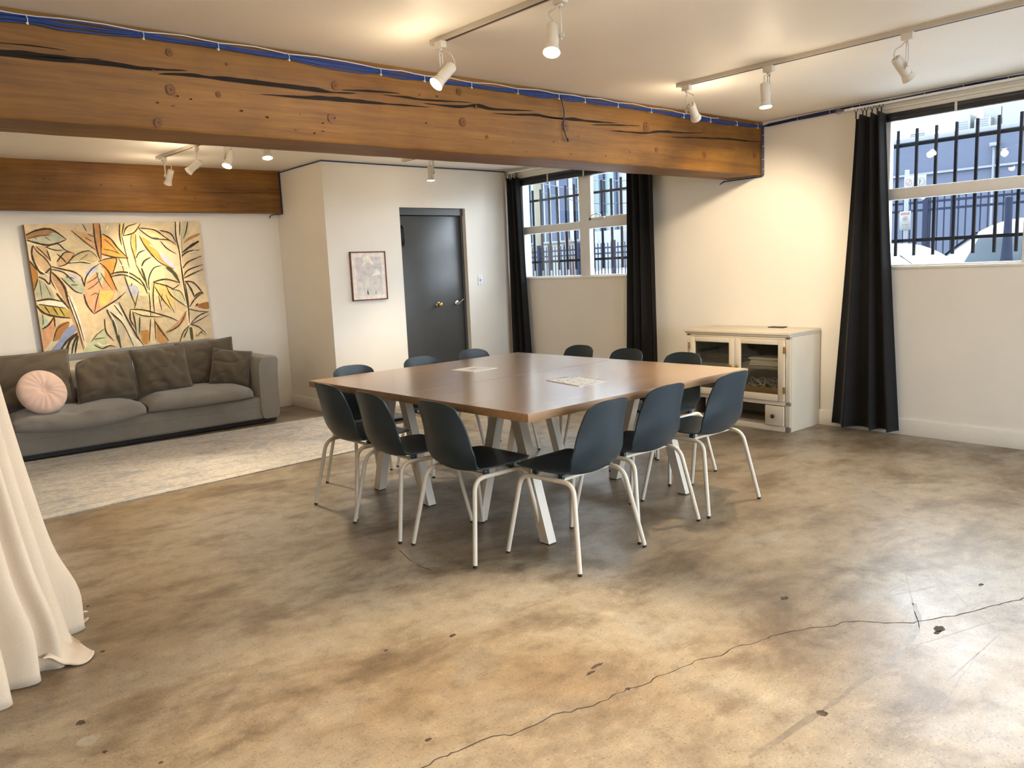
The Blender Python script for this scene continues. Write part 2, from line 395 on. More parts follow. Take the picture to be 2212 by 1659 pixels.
def pierced(mb, a0, a1, z0, z1, holes, fn, bev=0):
    """wall slab along axis a with rectangular holes (a0, a1, z0, z1); fn(a_lo, z_lo, a_hi, z_hi) -> (lo, hi)"""
    cur = a0
    for h in sorted(holes):
        if h[0] > cur: mb.box(*fn(cur, z0, h[0], z1))
        if h[2] > z0: mb.box(*fn(h[0], z0, h[1], h[2]))
        if h[3] < z1: mb.box(*fn(h[0], h[3], h[1], z1))
        cur = h[1]
    if cur < a1: mb.box(*fn(cur, z0, a1, z1))
WT = .16
mb = MB(); pierced(mb, YS, YL+.2, 0, ZC, [(a, b, c, WZ1) for a, b, c in WINS], lambda a, z, b, w: ((0, a, z), (WT, b, w)))
struct('wall_east', mb, M['wall'], 'warm white wall with the street windows')
mb = MB(); mb.box((XW, YL, 0), (0, YL+.2, ZC)); struct('wall_north', mb, M['wall'], 'warm white wall behind the sofa')
mb = MB(); mb.box((XW-.2, YS, 0), (XW, YL+.2, ZC)); struct('wall_west', mb, M['wall'], 'plain white wall on the west side')
mb = MB(); pierced(mb, XW-.2, .16, 0, ZC, [(a, b, .6, 2.45) for a, b in FILL_WINS], lambda a, z, b, w: ((a, YS-.2, z), (b, YS, w))); struct('wall_south', mb, M['wall'], 'plain white wall on the south side')
DX0, DX1, DZ = -1.545, -.675, 2.107
mb = MB(); pierced(mb, XC, 0, 0, ZC, [(DX0, DX1, 0, DZ)], lambda a, z, b, w: ((a, YD, z), (b, YD+.13, w)))
mb.box((XC, YD+.13, 0), (XC+.12, YL, ZC)); mb.box((DX0-.2, YD+.5, 0), (DX1+.2, YD+.52, ZC))
struct('wall_closet', mb, M['wall'], 'white boxed-out wall round the dark door')
# door
d = thing('door_1', 'dark charcoal metal door in the boxed-out wall', 'door', (DX0, YD+.09, 0), kind='structure')
mb = MB(); Y0, Y1 = YD+.035, YD+.125
mb.box((DX0, Y0, 0), (DX0+.025, Y1, DZ)); mb.box((DX1-.03, YD+.06, 0), (DX1, Y1, DZ)); mb.box((DX0, YD+.045, DZ-.075), (DX1, Y1, DZ))
obj('door_frame', mb, M['door'], d)
mb = MB(); mb.box((DX0+.027, YD+.075, .012), (DX1-.032, YD+.12, DZ-.08), .003); pan = obj('door_panel', mb, M['door'], d)
mb = MB(); mb.lathe([(.030, 0), (.030, .006), (.018, .012), (.014, .03), (.022, .036), (.026, .05), (.020, .062), (.004, .066)], 24, Matrix.Translation((-1.06, YD+.075, 1.05)) @ Matrix.Rotation(R(90), 4, 'X'))
tag(obj('door_knob', mb, M['brass'], pan), 'brass knob')
mb = MB(); mb.lathe([(.026, 0), (.026, .008), (.012, .012), (.010, .045), (.012, .05)], 20, Matrix.Translation((-.80, YD+.075, 1.055)) @ Matrix.Rotation(R(90), 4, 'X'))
mb.tube([(-.80, YD+.03, 1.055), (-.765, YD+.028, 1.075), (-.735, YD+.03, 1.095)], .008, 8); mb.tube([(-.80, YD+.03, 1.055), (-.83, YD+.032, 1.03)], .007, 8)
tag(obj('lever_latch', mb, M['steel'], pan), 'steel lever latch')
mb = MB(); mb.box((DX0+.045, YD+.058, 1.70), (DX0+.085, YD+.076, 1.93), .006); mb.tube([(DX0+.055, YD+.055, 1.725), (DX0+.055, YD+.025, 1.74), (DX0+.055, YD+.02, 1.82), (DX0+.055, YD+.025, 1.895), (DX0+.055, YD+.055, 1.91)], .011, 10)
obj('door_handle', mb, M['black'], d)
# baseboards
def base(name, lo, hi, lab): 
    mb = MB(); mb.box(lo, hi, .004); struct(name, mb, M['trim'], lab)
BH = .125
base('baseboard_east', (-.016, YS, 0), (0, YD, BH), 'white baseboard under the street windows')
base('baseboard_closet', (XC-.016, YD-.016, 0), (XC, YL-.016, BH), 'white baseboard beside the sofa')
base('baseboard_door', (XC-.016, YD-.016, 0), (DX0, YD, BH), 'white baseboard before the dark door')
base('baseboard_latch', (DX1, YD-.016, 0), (-.016, YD, BH), 'white baseboard between door and window wall')
base('baseboard_north', (XW, YL-.016, 0), (XC-.016, YL, BH), 'white baseboard behind the sofa')

# windows
def window(i, y0, y1, WZ0, lab):
    w = thing('window_%d' % i, lab, 'window', (.05, (y0+y1)/2, WZ0), kind='structure')
    f = MB(); X0, X1 = .022, .078
    mull = (y1-.96, y1-1.105)          # y of the two mullion faces
    f.box((X0, y1-.045, WZ0), (X1, y1, WZ1), .004); f.box((X0, y0, WZ0), (X1, y0+.045, WZ1), .004)
    f.box((X0, y0, WZ0), (X1, y1, WZ0+.018), .003); f.box((X0, y0, 2.385), (X1, y1, WZ1), .004)
    f.box((X0-.004, y0, 1.80), (X1, y1, 1.885), .004); f.box((X0-.006, mull[1], WZ0), (X1, mull[0], 2.39), .004)
    obj('window_frame', f, M['frame'], w)
    s = MB(); a, b, z0, z1, t = y0+.045, mull[1], 1.885, 2.385, .036
    s.box((.012, b-t, z0), (.06, b, z1), .004); s.box((.012, a, z0), (.06, a+t, z1), .004); s.box((.012, a, z0), (.06, b, z0+t*.8), .004); s.box((.012, a, z1-t), (.06, b, z1), .004)
    sash = obj('sash', s, M['frame'], w)
    h = MB(); h.box((-.012, b-.24, 1.888), (.014, b-.16, 1.912), .004); h.tube([(-.010, b-.20, 1.912), (-.022, b-.20, 1.93), (-.026, b-.16, 1.945), (-.024, b-.10, 1.938), (-.020, b-.055, 1.925)], .006, 8)
    obj('crank_handle', h, M['frame'], sash)
    for (p0, p1, q0, q1) in ((mull[0], y1-.045, 1.885, 2.385), (mull[0], y1-.045, WZ0+.018, 1.80), (y0+.045, mull[1], WZ0+.018, 1.80)):
        g = MB(); g.box((.048, p0, q0), (.052, p1, q1)); obj('pane', g, M['glass'], w)
    g = MB(); g.box((.036, a+t, z0+t*.8), (.040, b-t, z1-t)); obj('pane', g, M['glass'], sash)
    g = MB(); g.box((-.010, y0-.01, WZ0-.016), (.022, y1+.01, WZ0+.004), .003); obj('window_sill', g, M['trim'], w)
    g = MB(); g.box((-.006, y0-.02, 2.44), (.02, y1+.02, 2.47), .004); g.box((-.022, y0-.03, 2.468), (.02, y1+.03, 2.486), .004); g.box((-.004, y0-.02, 2.486), (0, y1+.02, 2.545), .002); obj('head_trim', g, M['trim'], w)
    return w
window(1, *WINS[0], 'white window nearest the dark door, with a cranked sash')
window(2, *WINS[1], 'white window between cabinet and viewer, behind the right-hand black curtain')
window(3, *WINS[2], 'unseen street window further along the wall, enlarged for more daylight')
window(4, *WINS[3], 'unseen street window at the far south end, enlarged for more daylight')
for i, (a, b) in enumerate(FILL_WINS):
    w = thing('window_%d' % (5+i), 'large unseen window added in the south wall for daylight', 'window', ((a+b)/2, YS-.1, .6), kind='structure')
    f = MB(); ya, yb = YS-.13, YS-.07
    for lo, hi in (((a, .6), (a+.05, 2.45)), ((b-.05, .6), (b, 2.45)), ((a, .6), (b, .65)), ((a, 2.40), (b, 2.45)), (((a+b)/2-.03, .6), ((a+b)/2+.03, 2.45))): f.box((lo[0], ya, lo[1]), (hi[0], yb, hi[1]))
    obj('window_frame', f, M['frame'], w)
    for x0, x1 in ((a+.05, (a+b)/2-.03), ((a+b)/2+.03, b-.05)): g = MB(); g.box((x0, YS-.102, .65), (x1, YS-.098, 2.40)); obj('pane', g, M['glass'], w)
def blind(y0, y1, z0, z1, lab):
    t = thing('window_blind', lab, 'blind', (.0, (y0+y1)/2, z1), group='raised black blinds')
    m = MB(); m.box((-.020, y0+.01, z1-.028), (.016, y1-.01, z1), .003); obj('headrail', m, M['blind'], t)
    m = MB(); n = 9
    for k in range(n): 
        z = z0+.008+(z1-.03-z0-.008)*k/n; m.box((-.019, y0+.014, z), (.014, y1-.014, z+.0032))
    m.box((-.018, y0+.012, z0), (.013, y1-.012, z0+.008), .002); obj('slat_stack', m, M['blind'], t)
    for k, f in enumerate((.30, .62, .88)):
        y = y1-(y1-y0)*f; m = MB(); m.box((-.024, y-.009, z0-.004), (-.0195, y+.009, z1+.004), .001); obj('bracket', m, M['lampw'], t)
blind(*WINS[0][:2], 2.352, 2.438, 'black slatted blind raised above the window by the dark door')
blind(*WINS[1][:2], 2.378, 2.438, 'black slatted blind raised above the right-hand window')

# beams
CRACKS = [([(-5.599, 2.405), (-5.484, 2.4097), (-5.399, 2.411), (-5.329, 2.4093)], 0.003), ([(-5.9, 2.36), (-5.603, 2.3708), (-5.488, 2.3742), (-5.403, 2.3762), (-5.314, 2.3796), (-5.191, 2.3911)], 0.009), ([(-5.9, 2.352), (-5.605, 2.3586), (-5.416, 2.362), (-5.249, 2.3707), (-5.174, 2.3737), (-5.111, 2.3731), (-5.033, 2.3714), (-4.931, 2.3784), (-4.819, 2.3886)], 0.011), ([(-4.954, 2.3573), (-4.828, 2.3674), (-4.645, 2.3688), (-4.45, 2.3689), (-4.199, 2.3698), (-4.083, 2.3679), (-3.926, 2.378)], 0.012), ([(-4.47, 2.3185), (-4.246, 2.3248), (-4.113, 2.3319), (-4.011, 2.3341), (-3.9, 2.3369), (-3.813, 2.3389), (-3.452, 2.3505)], 0.012), ([(-4.016, 2.3868), (-3.836, 2.3987), (-3.646, 2.4079)], 0.006), ([(-3.758, 2.388), (-3.616, 2.3899), (-3.511, 2.3877), (-3.348, 2.3952), (-3.129, 2.4104)], 0.006), ([(-3.491, 2.3699), (-3.338, 2.3698), (-3.224, 2.3735), (-3.106, 2.3918), (-2.998, 2.3836), (-2.873, 2.3886), (-2.625, 2.4065)], 0.01), ([(-2.975, 2.36), (-2.811, 2.3661), (-2.626, 2.3794), (-2.503, 2.3775), (-2.377, 2.3764)], 0.007), ([(-2.572, 2.3725), (-2.405, 2.376), (-2.26, 2.3812), (-2.08, 2.383), (-1.827, 2.3943)], 0.009), ([(-2.112, 2.3598), (-1.86, 2.3779), (-1.593, 2.3948)], 0.005), ([(-1.926, 2.3359), (-1.714, 2.3412), (-1.543, 2.3462), (-1.366, 2.3704), (-1.064, 2.3838), (-0.812, 2.406)], 0.008), ([(-1.243, 2.3411), (-0.917, 2.3572), (-0.504, 2.3764), (-0.24, 2.3796), (-0.004, 2.3879)], 0.007)]
KNOTS = [(-4.894, 2.46, 0.016), (-4.905, 2.294, 0.023), (-4.682, 2.295, 0.013), (-4.976, 2.14, 0.019), (-4.049, 2.406, 0.022), (-4.088, 2.236, 0.021), (-4.626, 2.441, 0.007), (-3.229, 2.46, 0.019), (-3.213, 2.288, 0.024), (-2.357, 2.333, 0.033), (-1.53, 2.393, 0.031), (-1.414, 2.237, 0.017), (-3.03, 2.215, 0.01), (-3.106, 2.389, 0.015), (-0.816, 2.444, 0.023), (-0.829, 2.235, 0.026), (-0.118, 2.269, 0.026)]
def beam(name, lab, x0, x1, y, depth, z0, cracks, knots, pits, seed):
    rnd = random.Random(seed); mb = MB(); n = 90
    prof = [(0, 0.0), (.012, .02), (.03, .0)]
    def ring(i):
        x = x0+(x1-x0)*i/n; w = .004*noise.noise(Vector((x*3, seed, 0))); u = .006*noise.noise(Vector((x*5, seed, 4)))
        if i in (0, n): w = u = 0
        e = .010+.006*noise.noise(Vector((x*8, seed, 9)))
        return [(x, y+w, ZC), (x, y+w, z0+e+.004), (x, y+w+e*.8, z0+u), (x, y+depth, z0+u*.5), (x, y+depth, ZC)]
    vs_ = []; fs = []
    for i in range(n+1): vs_ += ring(i)
    for i in range(n):
        for k in range(4): fs.append((i*5+k, i*5+k+1, (i+1)*5+k+1, (i+1)*5+k))
        fs.append((i*5+4, i*5, (i+1)*5, (i+1)*5+4))
    fs += [tuple(range(5)), tuple(range(n*5, n*5+5))]
    mb.add(vs_, fs, 0)
    yf = y-.0055
    for j, (pts, w) in enumerate(cracks):
        P = catmull([Vector((a, b)) for a, b in pts], 8); N = len(P); up_, lo_ = [], []
        for i, p in enumerate(P):
            t = i/(N-1); ww = 1.45*w*(math.sin(math.pi*t)**.7)*(.7+.6*noise.noise(Vector((p.x*9, j, 1)))+.15)
            up_.append((p.x, yf, p.y+max(ww, .0006))); lo_.append((p.x, yf, p.y-max(ww*.5, .0006)))
        o = up_+lo_
        mb.add(o, [(i, i+1, N+i+1, N+i) for i in range(N-1)], 1)
    for j, (x, z, r) in enumerate(knots):
        for rr, mi, dy in ((r, 2, 0), (r*.62, 0, .0004), (r*.5, 2, .0008), (r*.2, 3, .0012)):
            k = 18; vs_ = [(x+rr*(1+.2*noise.noise(Vector((q, j, rr*50))))*math.cos(6.2832*q/k)*.9, yf-dy, z+rr*math.sin(6.2832*q/k)*1.1) for q in range(k)]
            mb.add(vs_, [tuple(range(k))], mi)
    for j in range(pits):
        x = rnd.uniform(max(x0, -6), x1); z = rnd.uniform(z0+.03, ZC-.12); r = rnd.uniform(.0015, .005)
        mb.add([(x+r*1.5*math.cos(q), yf-.0002, z+r*math.sin(q)) for q in (0, 1, 2, 3.1, 4.2, 5.3)], [(0, 1, 2, 3, 4, 5)], 1 if rnd.random() < .6 else 2)
    return struct(name, mb, [M['beam'], M['crackd'], M['knot'], M['knotc']], lab, recalc=False)
o = beam('beam_front', 'big split timber ceiling beam carrying blue cables', XW, 0, 0, .349, ZB, CRACKS, KNOTS, 60, 3); o['category'] = 'beam'
o = beam('beam_back', 'smaller timber beam above the painting and sofa', XW, XC, 4.31, YL-4.31, 2.1124, [([(-3.3, 2.30), (-3.0, 2.31), (-2.6, 2.318), (-2.44, 2.318)], .0025)], [(-3.42, 2.34, .018), (-2.75, 2.25, .013)], 30, 8); o['category'] = 'beam'

# ================================================================== OUTSIDE THE WINDOWS
M['asphalt'] = plain('pale_concrete_street', (.34, .34, .34), .9, var=.2, scale=30)
M['bars'] = plain('black_bars', tuple(EXT_DIM*c_ for c_ in (.012, .016, .03)), .9, spec=.1)
def brickmat():
    m, t, b = nt('painted_brick'); v = coords(t, (1, 1, 1), (R(90), 0, R(90)))
    n = node(t, 'ShaderNodeTexBrick'); t.links.new(v, n.inputs['Vector']); n.inputs['Scale'].default_value = 1.0
    n.inputs['Brick Width'].default_value = .42; n.inputs['Row Height'].default_value = .14; n.inputs['Mortar Size'].default_value = .012
    n.inputs['Color1'].default_value = tuple(EXT_DIM*c_ for c_ in (.085, .115, .215, 1)); n.inputs['Color2'].default_value = tuple(EXT_DIM*c_ for c_ in (.10, .135, .235, 1)); n.inputs['Mortar'].default_value = tuple(EXT_DIM*c_ for c_ in (.15, .185, .28, 1))
    t.links.new(n.outputs[0], b.inputs['Base Color']); b.inputs['Roughness'].default_value = .9; b.inputs['Specular IOR Level'].default_value = .15; return m
M['brick'] = brickmat()
M['coping'] = plain('pale_coping', tuple(EXT_DIM*c_ for c_ in (.20, .235, .30)), .7)
M['navy_p'] = plain('navy_facade', tuple(EXT_DIM*c_ for c_ in (.065, .105, .21)), .8, spec=.15); M['cyan_p'] = plain('glass_facade', tuple(EXT_DIM*c_ for c_ in (.16, .26, .33)), .3); M['cream_p'] = plain('cream_render', tuple(EXT_DIM*c_ for c_ in (.27, .29, .29)), .8)
M['teal_p'] = plain('teal_render', tuple(EXT_DIM*c_ for c_ in (.20, .32, .34)), .7); M['white_p'] = plain('white_render', tuple(EXT_DIM*c_ for c_ in (.32, .345, .37)), .8); M['darkwin'] = plain('dark_opening', tuple(EXT_DIM*c_ for c_ in (.03, .04, .06)), .5)
M['yel'] = plain('yellow_pole', tuple(EXT_DIM*c_ for c_ in (.30, .27, .18)), .8); M['carw'] = plain('white_car_paint', tuple(EXT_DIM*c_ for c_ in (.30, .335, .37)), .3); M['cars'] = plain('silver_car_paint', tuple(EXT_DIM*c_ for c_ in (.22, .265, .31)), .3)
M['carg'] = plain('car_glass', tuple(EXT_DIM*c_ for c_ in (.13, .18, .23)), .15); M['tyre'] = plain('tyre', tuple(EXT_DIM*c_ for c_ in (.02, .02, .02)), .8); M['redl'] = plain('red_lens', tuple(EXT_DIM*c_ for c_ in (.40, .08, .07)), .3); M['signw'] = plain('sign_white', tuple(EXT_DIM*c_ for c_ in (.24, .27, .27)), .5)
M['signr'] = plain('sign_red', tuple(EXT_DIM*c_ for c_ in (.24, .05, .06)), .5); M['signk'] = plain('sign_black', tuple(EXT_DIM*c_ for c_ in (.02, .02, .02)), .5); M['galv'] = plain('galvanised_post', tuple(EXT_DIM*c_ for c_ in (.15, .19, .21)), .5)
M['twig'] = plain('red_twigs', tuple(EXT_DIM*c_ for c_ in (.30, .17, .15)), .8); M['pick'] = plain('fence_paint', tuple(EXT_DIM*c_ for c_ in (.022, .035, .08)), .9, spec=.1); M['hvac'] = plain('hvac_metal', tuple(EXT_DIM*c_ for c_ in (.2, .26, .28)), .4)
GZ = .06
mb = MB(); mb.box((WT, -45, GZ-.2), (45, 60, GZ)); mb.box((-45, -45, GZ-.2), (WT, YS-.2, GZ)); struct('street', mb, M['asphalt'], 'grey asphalt street outside the windows')
def grille(y0, n, dy, zt, zr, lab):
    t = thing('security_grille', lab, 'window bars', (.35, y0, 1.37), group='black security bars outside the windows')
    for k in range(n):
        y = y0-dy*k; m = MB(); m.box((.34, y-.010, 1.375), (.36, y+.010, zt), .001); obj('bar', m, M['bars'], t)
    ya, yb = y0+.10, y0-dy*(n-1)-.10
    for z in zr:
        m = MB(); m.box((.356, yb, z-.013), (.370, ya, z+.013), .001); m.box((WT, ya-.03, z-.015), (.37, ya, z+.015)); m.box((WT, yb, z-.015), (.37, yb+.03, z+.015)); obj('rail', m, M['bars'], t)
grille(3.346, 14, .1415, 2.333, (2.209, 1.479), 'black vertical bars outside the window by the dark door')
grille(-.847, 14, .1437, 2.353, (2.236, 1.495), 'black vertical bars outside the right-hand window')
def fence(y0, y1, x, zt, rails, dy, lab, posts):
    t = thing('picket_fence', lab, 'fence', (x, y0, GZ), group='dark picket fences across the street')
    m = MB(); y = y0
    while y < y1: m.box((x-.01, y-.009, GZ+.1), (x+.01, y+.009, zt)); y += dy
    for z in rails: m.box((x-.016, y0, z-.02), (x+.016, y1, z+.02))
    obj('picket_panel', m, M['pick'], t)
    for y in posts:
        m = MB(); m.box((x-.045, y-.045, GZ), (x+.045, y+.045, zt+.06), .005); obj('post', m, M['pick'], t)
fence(-1.5, 4.2, 9.0, 2.39, (2.29, 2.15, .3), .118, 'tall dark picket fence before the blue brick building', (-1.5, .52, 2.35, 4.2))
fence(8.3, 14.5, 9.0, 1.98, (1.86, 1.72, .3), .115, 'dark picket fence before the panelled building', (8.3, 9.95, 11.2, 12.75, 14.5))
# buildings
t = thing('brick_building', 'long blue painted brick building across the street', 'building', (14, 3, GZ))
mb = MB(); mb.box((14, -9, GZ), (20, 11, 4.02)); obj('brick_wall', mb, M['brick'], t)
mb = MB(); mb.box((13.95, -9.05, 4.02), (20.05, 11.05, 4.13), .01); mb.box((13.94, -9, 3.22), (14, 11, 3.27)); obj('coping', mb, M['coping'], t)
mb = MB(); mb.box((13.8, 2.86, 3.66), (14, 3.02, 3.74), .01); mb.tube([(13.95, 2.97, 3.66), (13.95, 2.97, GZ)], .03, 8); obj('downpipe', mb, M['coping'], t)
def roofthing(lo, hi, lab, extra=None, mat='hvac'):
    t = thing('rooftop_unit', lab, 'rooftop unit', ((lo[0]+hi[0])/2, (lo[1]+hi[1])/2, lo[2]), group='metal units on the brick building roof')
    mb = MB(); mb.box(lo, hi, .02); obj('housing', mb, M[mat], t)
    mb = MB()
    for k in range(5): mb.box((lo[0]-.01, lo[1]+.06, lo[2]+.05+k*.05), (lo[0]+.01, hi[1]-.06, lo[2]+.075+k*.05))
    obj('louvre', mb, M['coping'], t)
    return t
roofthing((14.6, 3.72, 4.13), (15.6, 4.06, 4.72), 'tall pale metal unit on the brick building roof')
roofthing((14.6, 3.28, 4.13), (15.4, 3.64, 4.42), 'low louvred metal unit beside the tall roof unit')
roofthing((15.0, 4.86, 4.13), (16, 5.32, 4.34), 'small flat metal unit on the roof near the curtain')
t = thing('roof_penthouse', 'glazed penthouse on the brick building roof', 'penthouse', (15.5, 3, 4.13))
mb = MB(); mb.box((14.8, 3.14, 4.13), (16.5, 3.52, 4.66), .02); obj('plant_room', mb, M['white_p'], t)
mb = MB(); mb.box((14.8, .6, 4.13), (16.5, 3.13, 4.70), .02); obj('glazing', mb, M['carg'], t)
t = thing('panel_building', 'building with navy panels and glass strips over a cream base', 'building', (14, 17.5, GZ))
mb = MB(); y = 15.7; k = 0; rnd = random.Random(4)
while y < 23:
    w = rnd.choice((.18, .25, .34, .42)) if k % 2 == 0 else rnd.choice((.14, .2, .26)); mb.box((14-(.04 if k % 2 == 0 else 0), y, 2.36), (19, y+w, 7.2), 0, k % 2); y += w; k += 1
obj('facade', mb, [M['navy_p'], M['cyan_p']], t)
mb = MB(); mb.box((14.05, 15.7, GZ), (19, 23.2, 2.30)); mb.box((13.9, 15.7, 2.30), (19, 23.2, 2.36)); obj('ground_storey', mb, M['cream_p'], t)
for (a, b) in ((16.0, 16.3), (17.75, 18.2), (16.9, 17.2), (19.0, 19.6)):
    mb = MB(); mb.box((14.0, a, GZ), (14.06, b, 2.24)); obj('doorway', mb, M['darkwin'], t)
t = thing('teal_building', 'pale teal building beyond the panelled building', 'building', (14.2, 14.9, GZ))
mb = MB(); mb.box((14.2, 14.36, GZ), (18, 15.62, 7)); obj('wall_block', mb, M['teal_p'], t)
for k in range(6):
    for za, zb in ((2.02, 2.12), (1.84, 1.95)): mb = MB(); mb.box((14.15, 14.42+.16*k, za), (14.21, 14.52+.16*k, zb)); obj('window_opening', mb, M['darkwin'], t)
mb = MB(); mb.box((14.1, 15.0, 2.1), (14.22, 15.2, 7)); obj('glass_strip', mb, M['navy_p'], t)
t = thing('white_building', 'white rendered building with a blue corner strip', 'building', (14, 13, GZ))
mb = MB(); mb.box((14.0, 11.6, GZ), (18, 14.24, 7)); obj('wall_block', mb, M['white_p'], t)
mb = MB(); mb.box((13.9, 14.24, GZ), (18, 14.34, 7.05)); obj('corner_strip', mb, M['navy_p'], t)
mb = MB(); mb.tube([(9.6, 13.4, GZ), (9.6, 13.4, 9)], .13, 14); tag(obj('utility_pole', mb, M['yel'], org=(9.6, 13.4, GZ)), 'pale yellow utility pole outside the window by the door', 'pole')
for z, z2, x2, y2 in ((3.84, 3.80, 13.97, 13.0), (3.60, 3.40, 13.97, 13.6), (4.15, 4.05, 13.97, 12.4)):
    A_, B_ = Vector((9.72, 13.4, z)), Vector((x2, y2, z2)); mb = MB(); mb.tube([A_+(B_-A_)*k/28+Vector((0, 0, -.16*math.sin(math.pi*k/28))) for k in range(29)], .012, 6)
    tag(obj('power_line', mb, M['galv'], org=A_), 'thin overhead wire from the yellow pole to the white building', 'wire', 'overhead wires')
# parking signs on a post
t = thing('parking_sign_post', 'street post with white and red parking signs', 'sign', (5.0, .96, GZ))
mb = MB(); mb.box((4.985, .935, GZ), (5.015, .985, 2.50), .004); obj('post', mb, M['galv'], t)
def signplate(y0, y1, z0, z1, x): 
    mb = MB(); mb.box((x-.004, y0, z0), (x, y1, z1), .003); return mb
def ringyz(mb, y, z, r0, r1, x, mi=0, n=28):
    vs_ = []; 
    for k in range(n): a = 6.28318*k/n; vs_ += [(x, y+r0*math.cos(a), z+r0*math.sin(a)), (x, y+r1*math.cos(a), z+r1*math.sin(a))]
    mb.add(vs_, [(2*k, 2*k+1, (2*k+3) % (2*n), (2*k+2) % (2*n)) for k in range(n)], mi)
def barp(mb, y0, z0, y1, z1, w, x, mi=0):
    d = Vector((y1-y0, z1-z0)).normalized(); n = Vector((-d.y, d.x))*w/2
    mb.add([(x, y0+n.x, z0+n.y), (x, y1+n.x, z1+n.y), (x, y1-n.x, z1-n.y), (x, y0-n.x, z0-n.y)], [(0, 1, 2, 3)], mi)
s1 = obj('sign_plate', signplate(.845, .985, 2.20, 2.41, 4.98), M['signw'], t)
mb = MB(); ringyz(mb, .925, 2.335, .034, .044, 4.975); barp(mb, .90, 2.36, .95, 2.31, .012, 4.975); obj('no_stopping_mark', mb, M['signr'], s1)
mb = MB(); barp(mb, .945, 2.26, .905, 2.26, .008, 4.975); obj('small_text', mb, M['signk'], s1)
s2 = obj('sign_plate', signplate(.70, .838, 2.20, 2.41, 4.98), M['signw'], t)
mb = MB(); ringyz(mb, .77, 2.325, .048, .054, 4.975); barp(mb, .785, 2.295, .785, 2.355, .009, 4.974)
for k in range(9):
    a0 = R(90+20*k); a1 = R(110+20*k); a0, a1 = -a0, -a1
    barp(mb, .785+.018*math.cos(math.pi/2-math.pi*k/9)*-1, 2.338+.017*math.sin(math.pi/2-math.pi*k/9), .785-.018*math.cos(math.pi/2-math.pi*(k+1)/9), 2.338+.017*math.sin(math.pi/2-math.pi*(k+1)/9), .008, 4.974)
obj('letter_mark', mb, M['signk'], s2)
s3 = obj('sign_plate', signplate(.885, 1.035, 1.705, 1.955, 4.98), M['signw'], t)
mb = MB(); mb.add([(4.975, .90, 1.905), (4.975, 1.02, 1.905), (4.975, 1.02, 1.94), (4.975, .90, 1.94)], [(0, 1, 2, 3)]); ringyz(mb, .96, 1.855, .026, .035, 4.975); barp(mb, .94, 1.875, .98, 1.835, .012, 4.975); obj('tow_away_mark', mb, M['signr'], s3)
mb = MB(); barp(mb, 1.0, 1.775, .93, 1.775, .006, 4.975); barp(mb, .935, 1.782, .92, 1.775, .008, 4.975); obj('arrow_mark', mb, M['signk'], s3)
mb = MB(); ringyz(mb, .96, 1.855, .004, .014, 4.974); obj('symbol_mark', mb, M['signk'], s3)
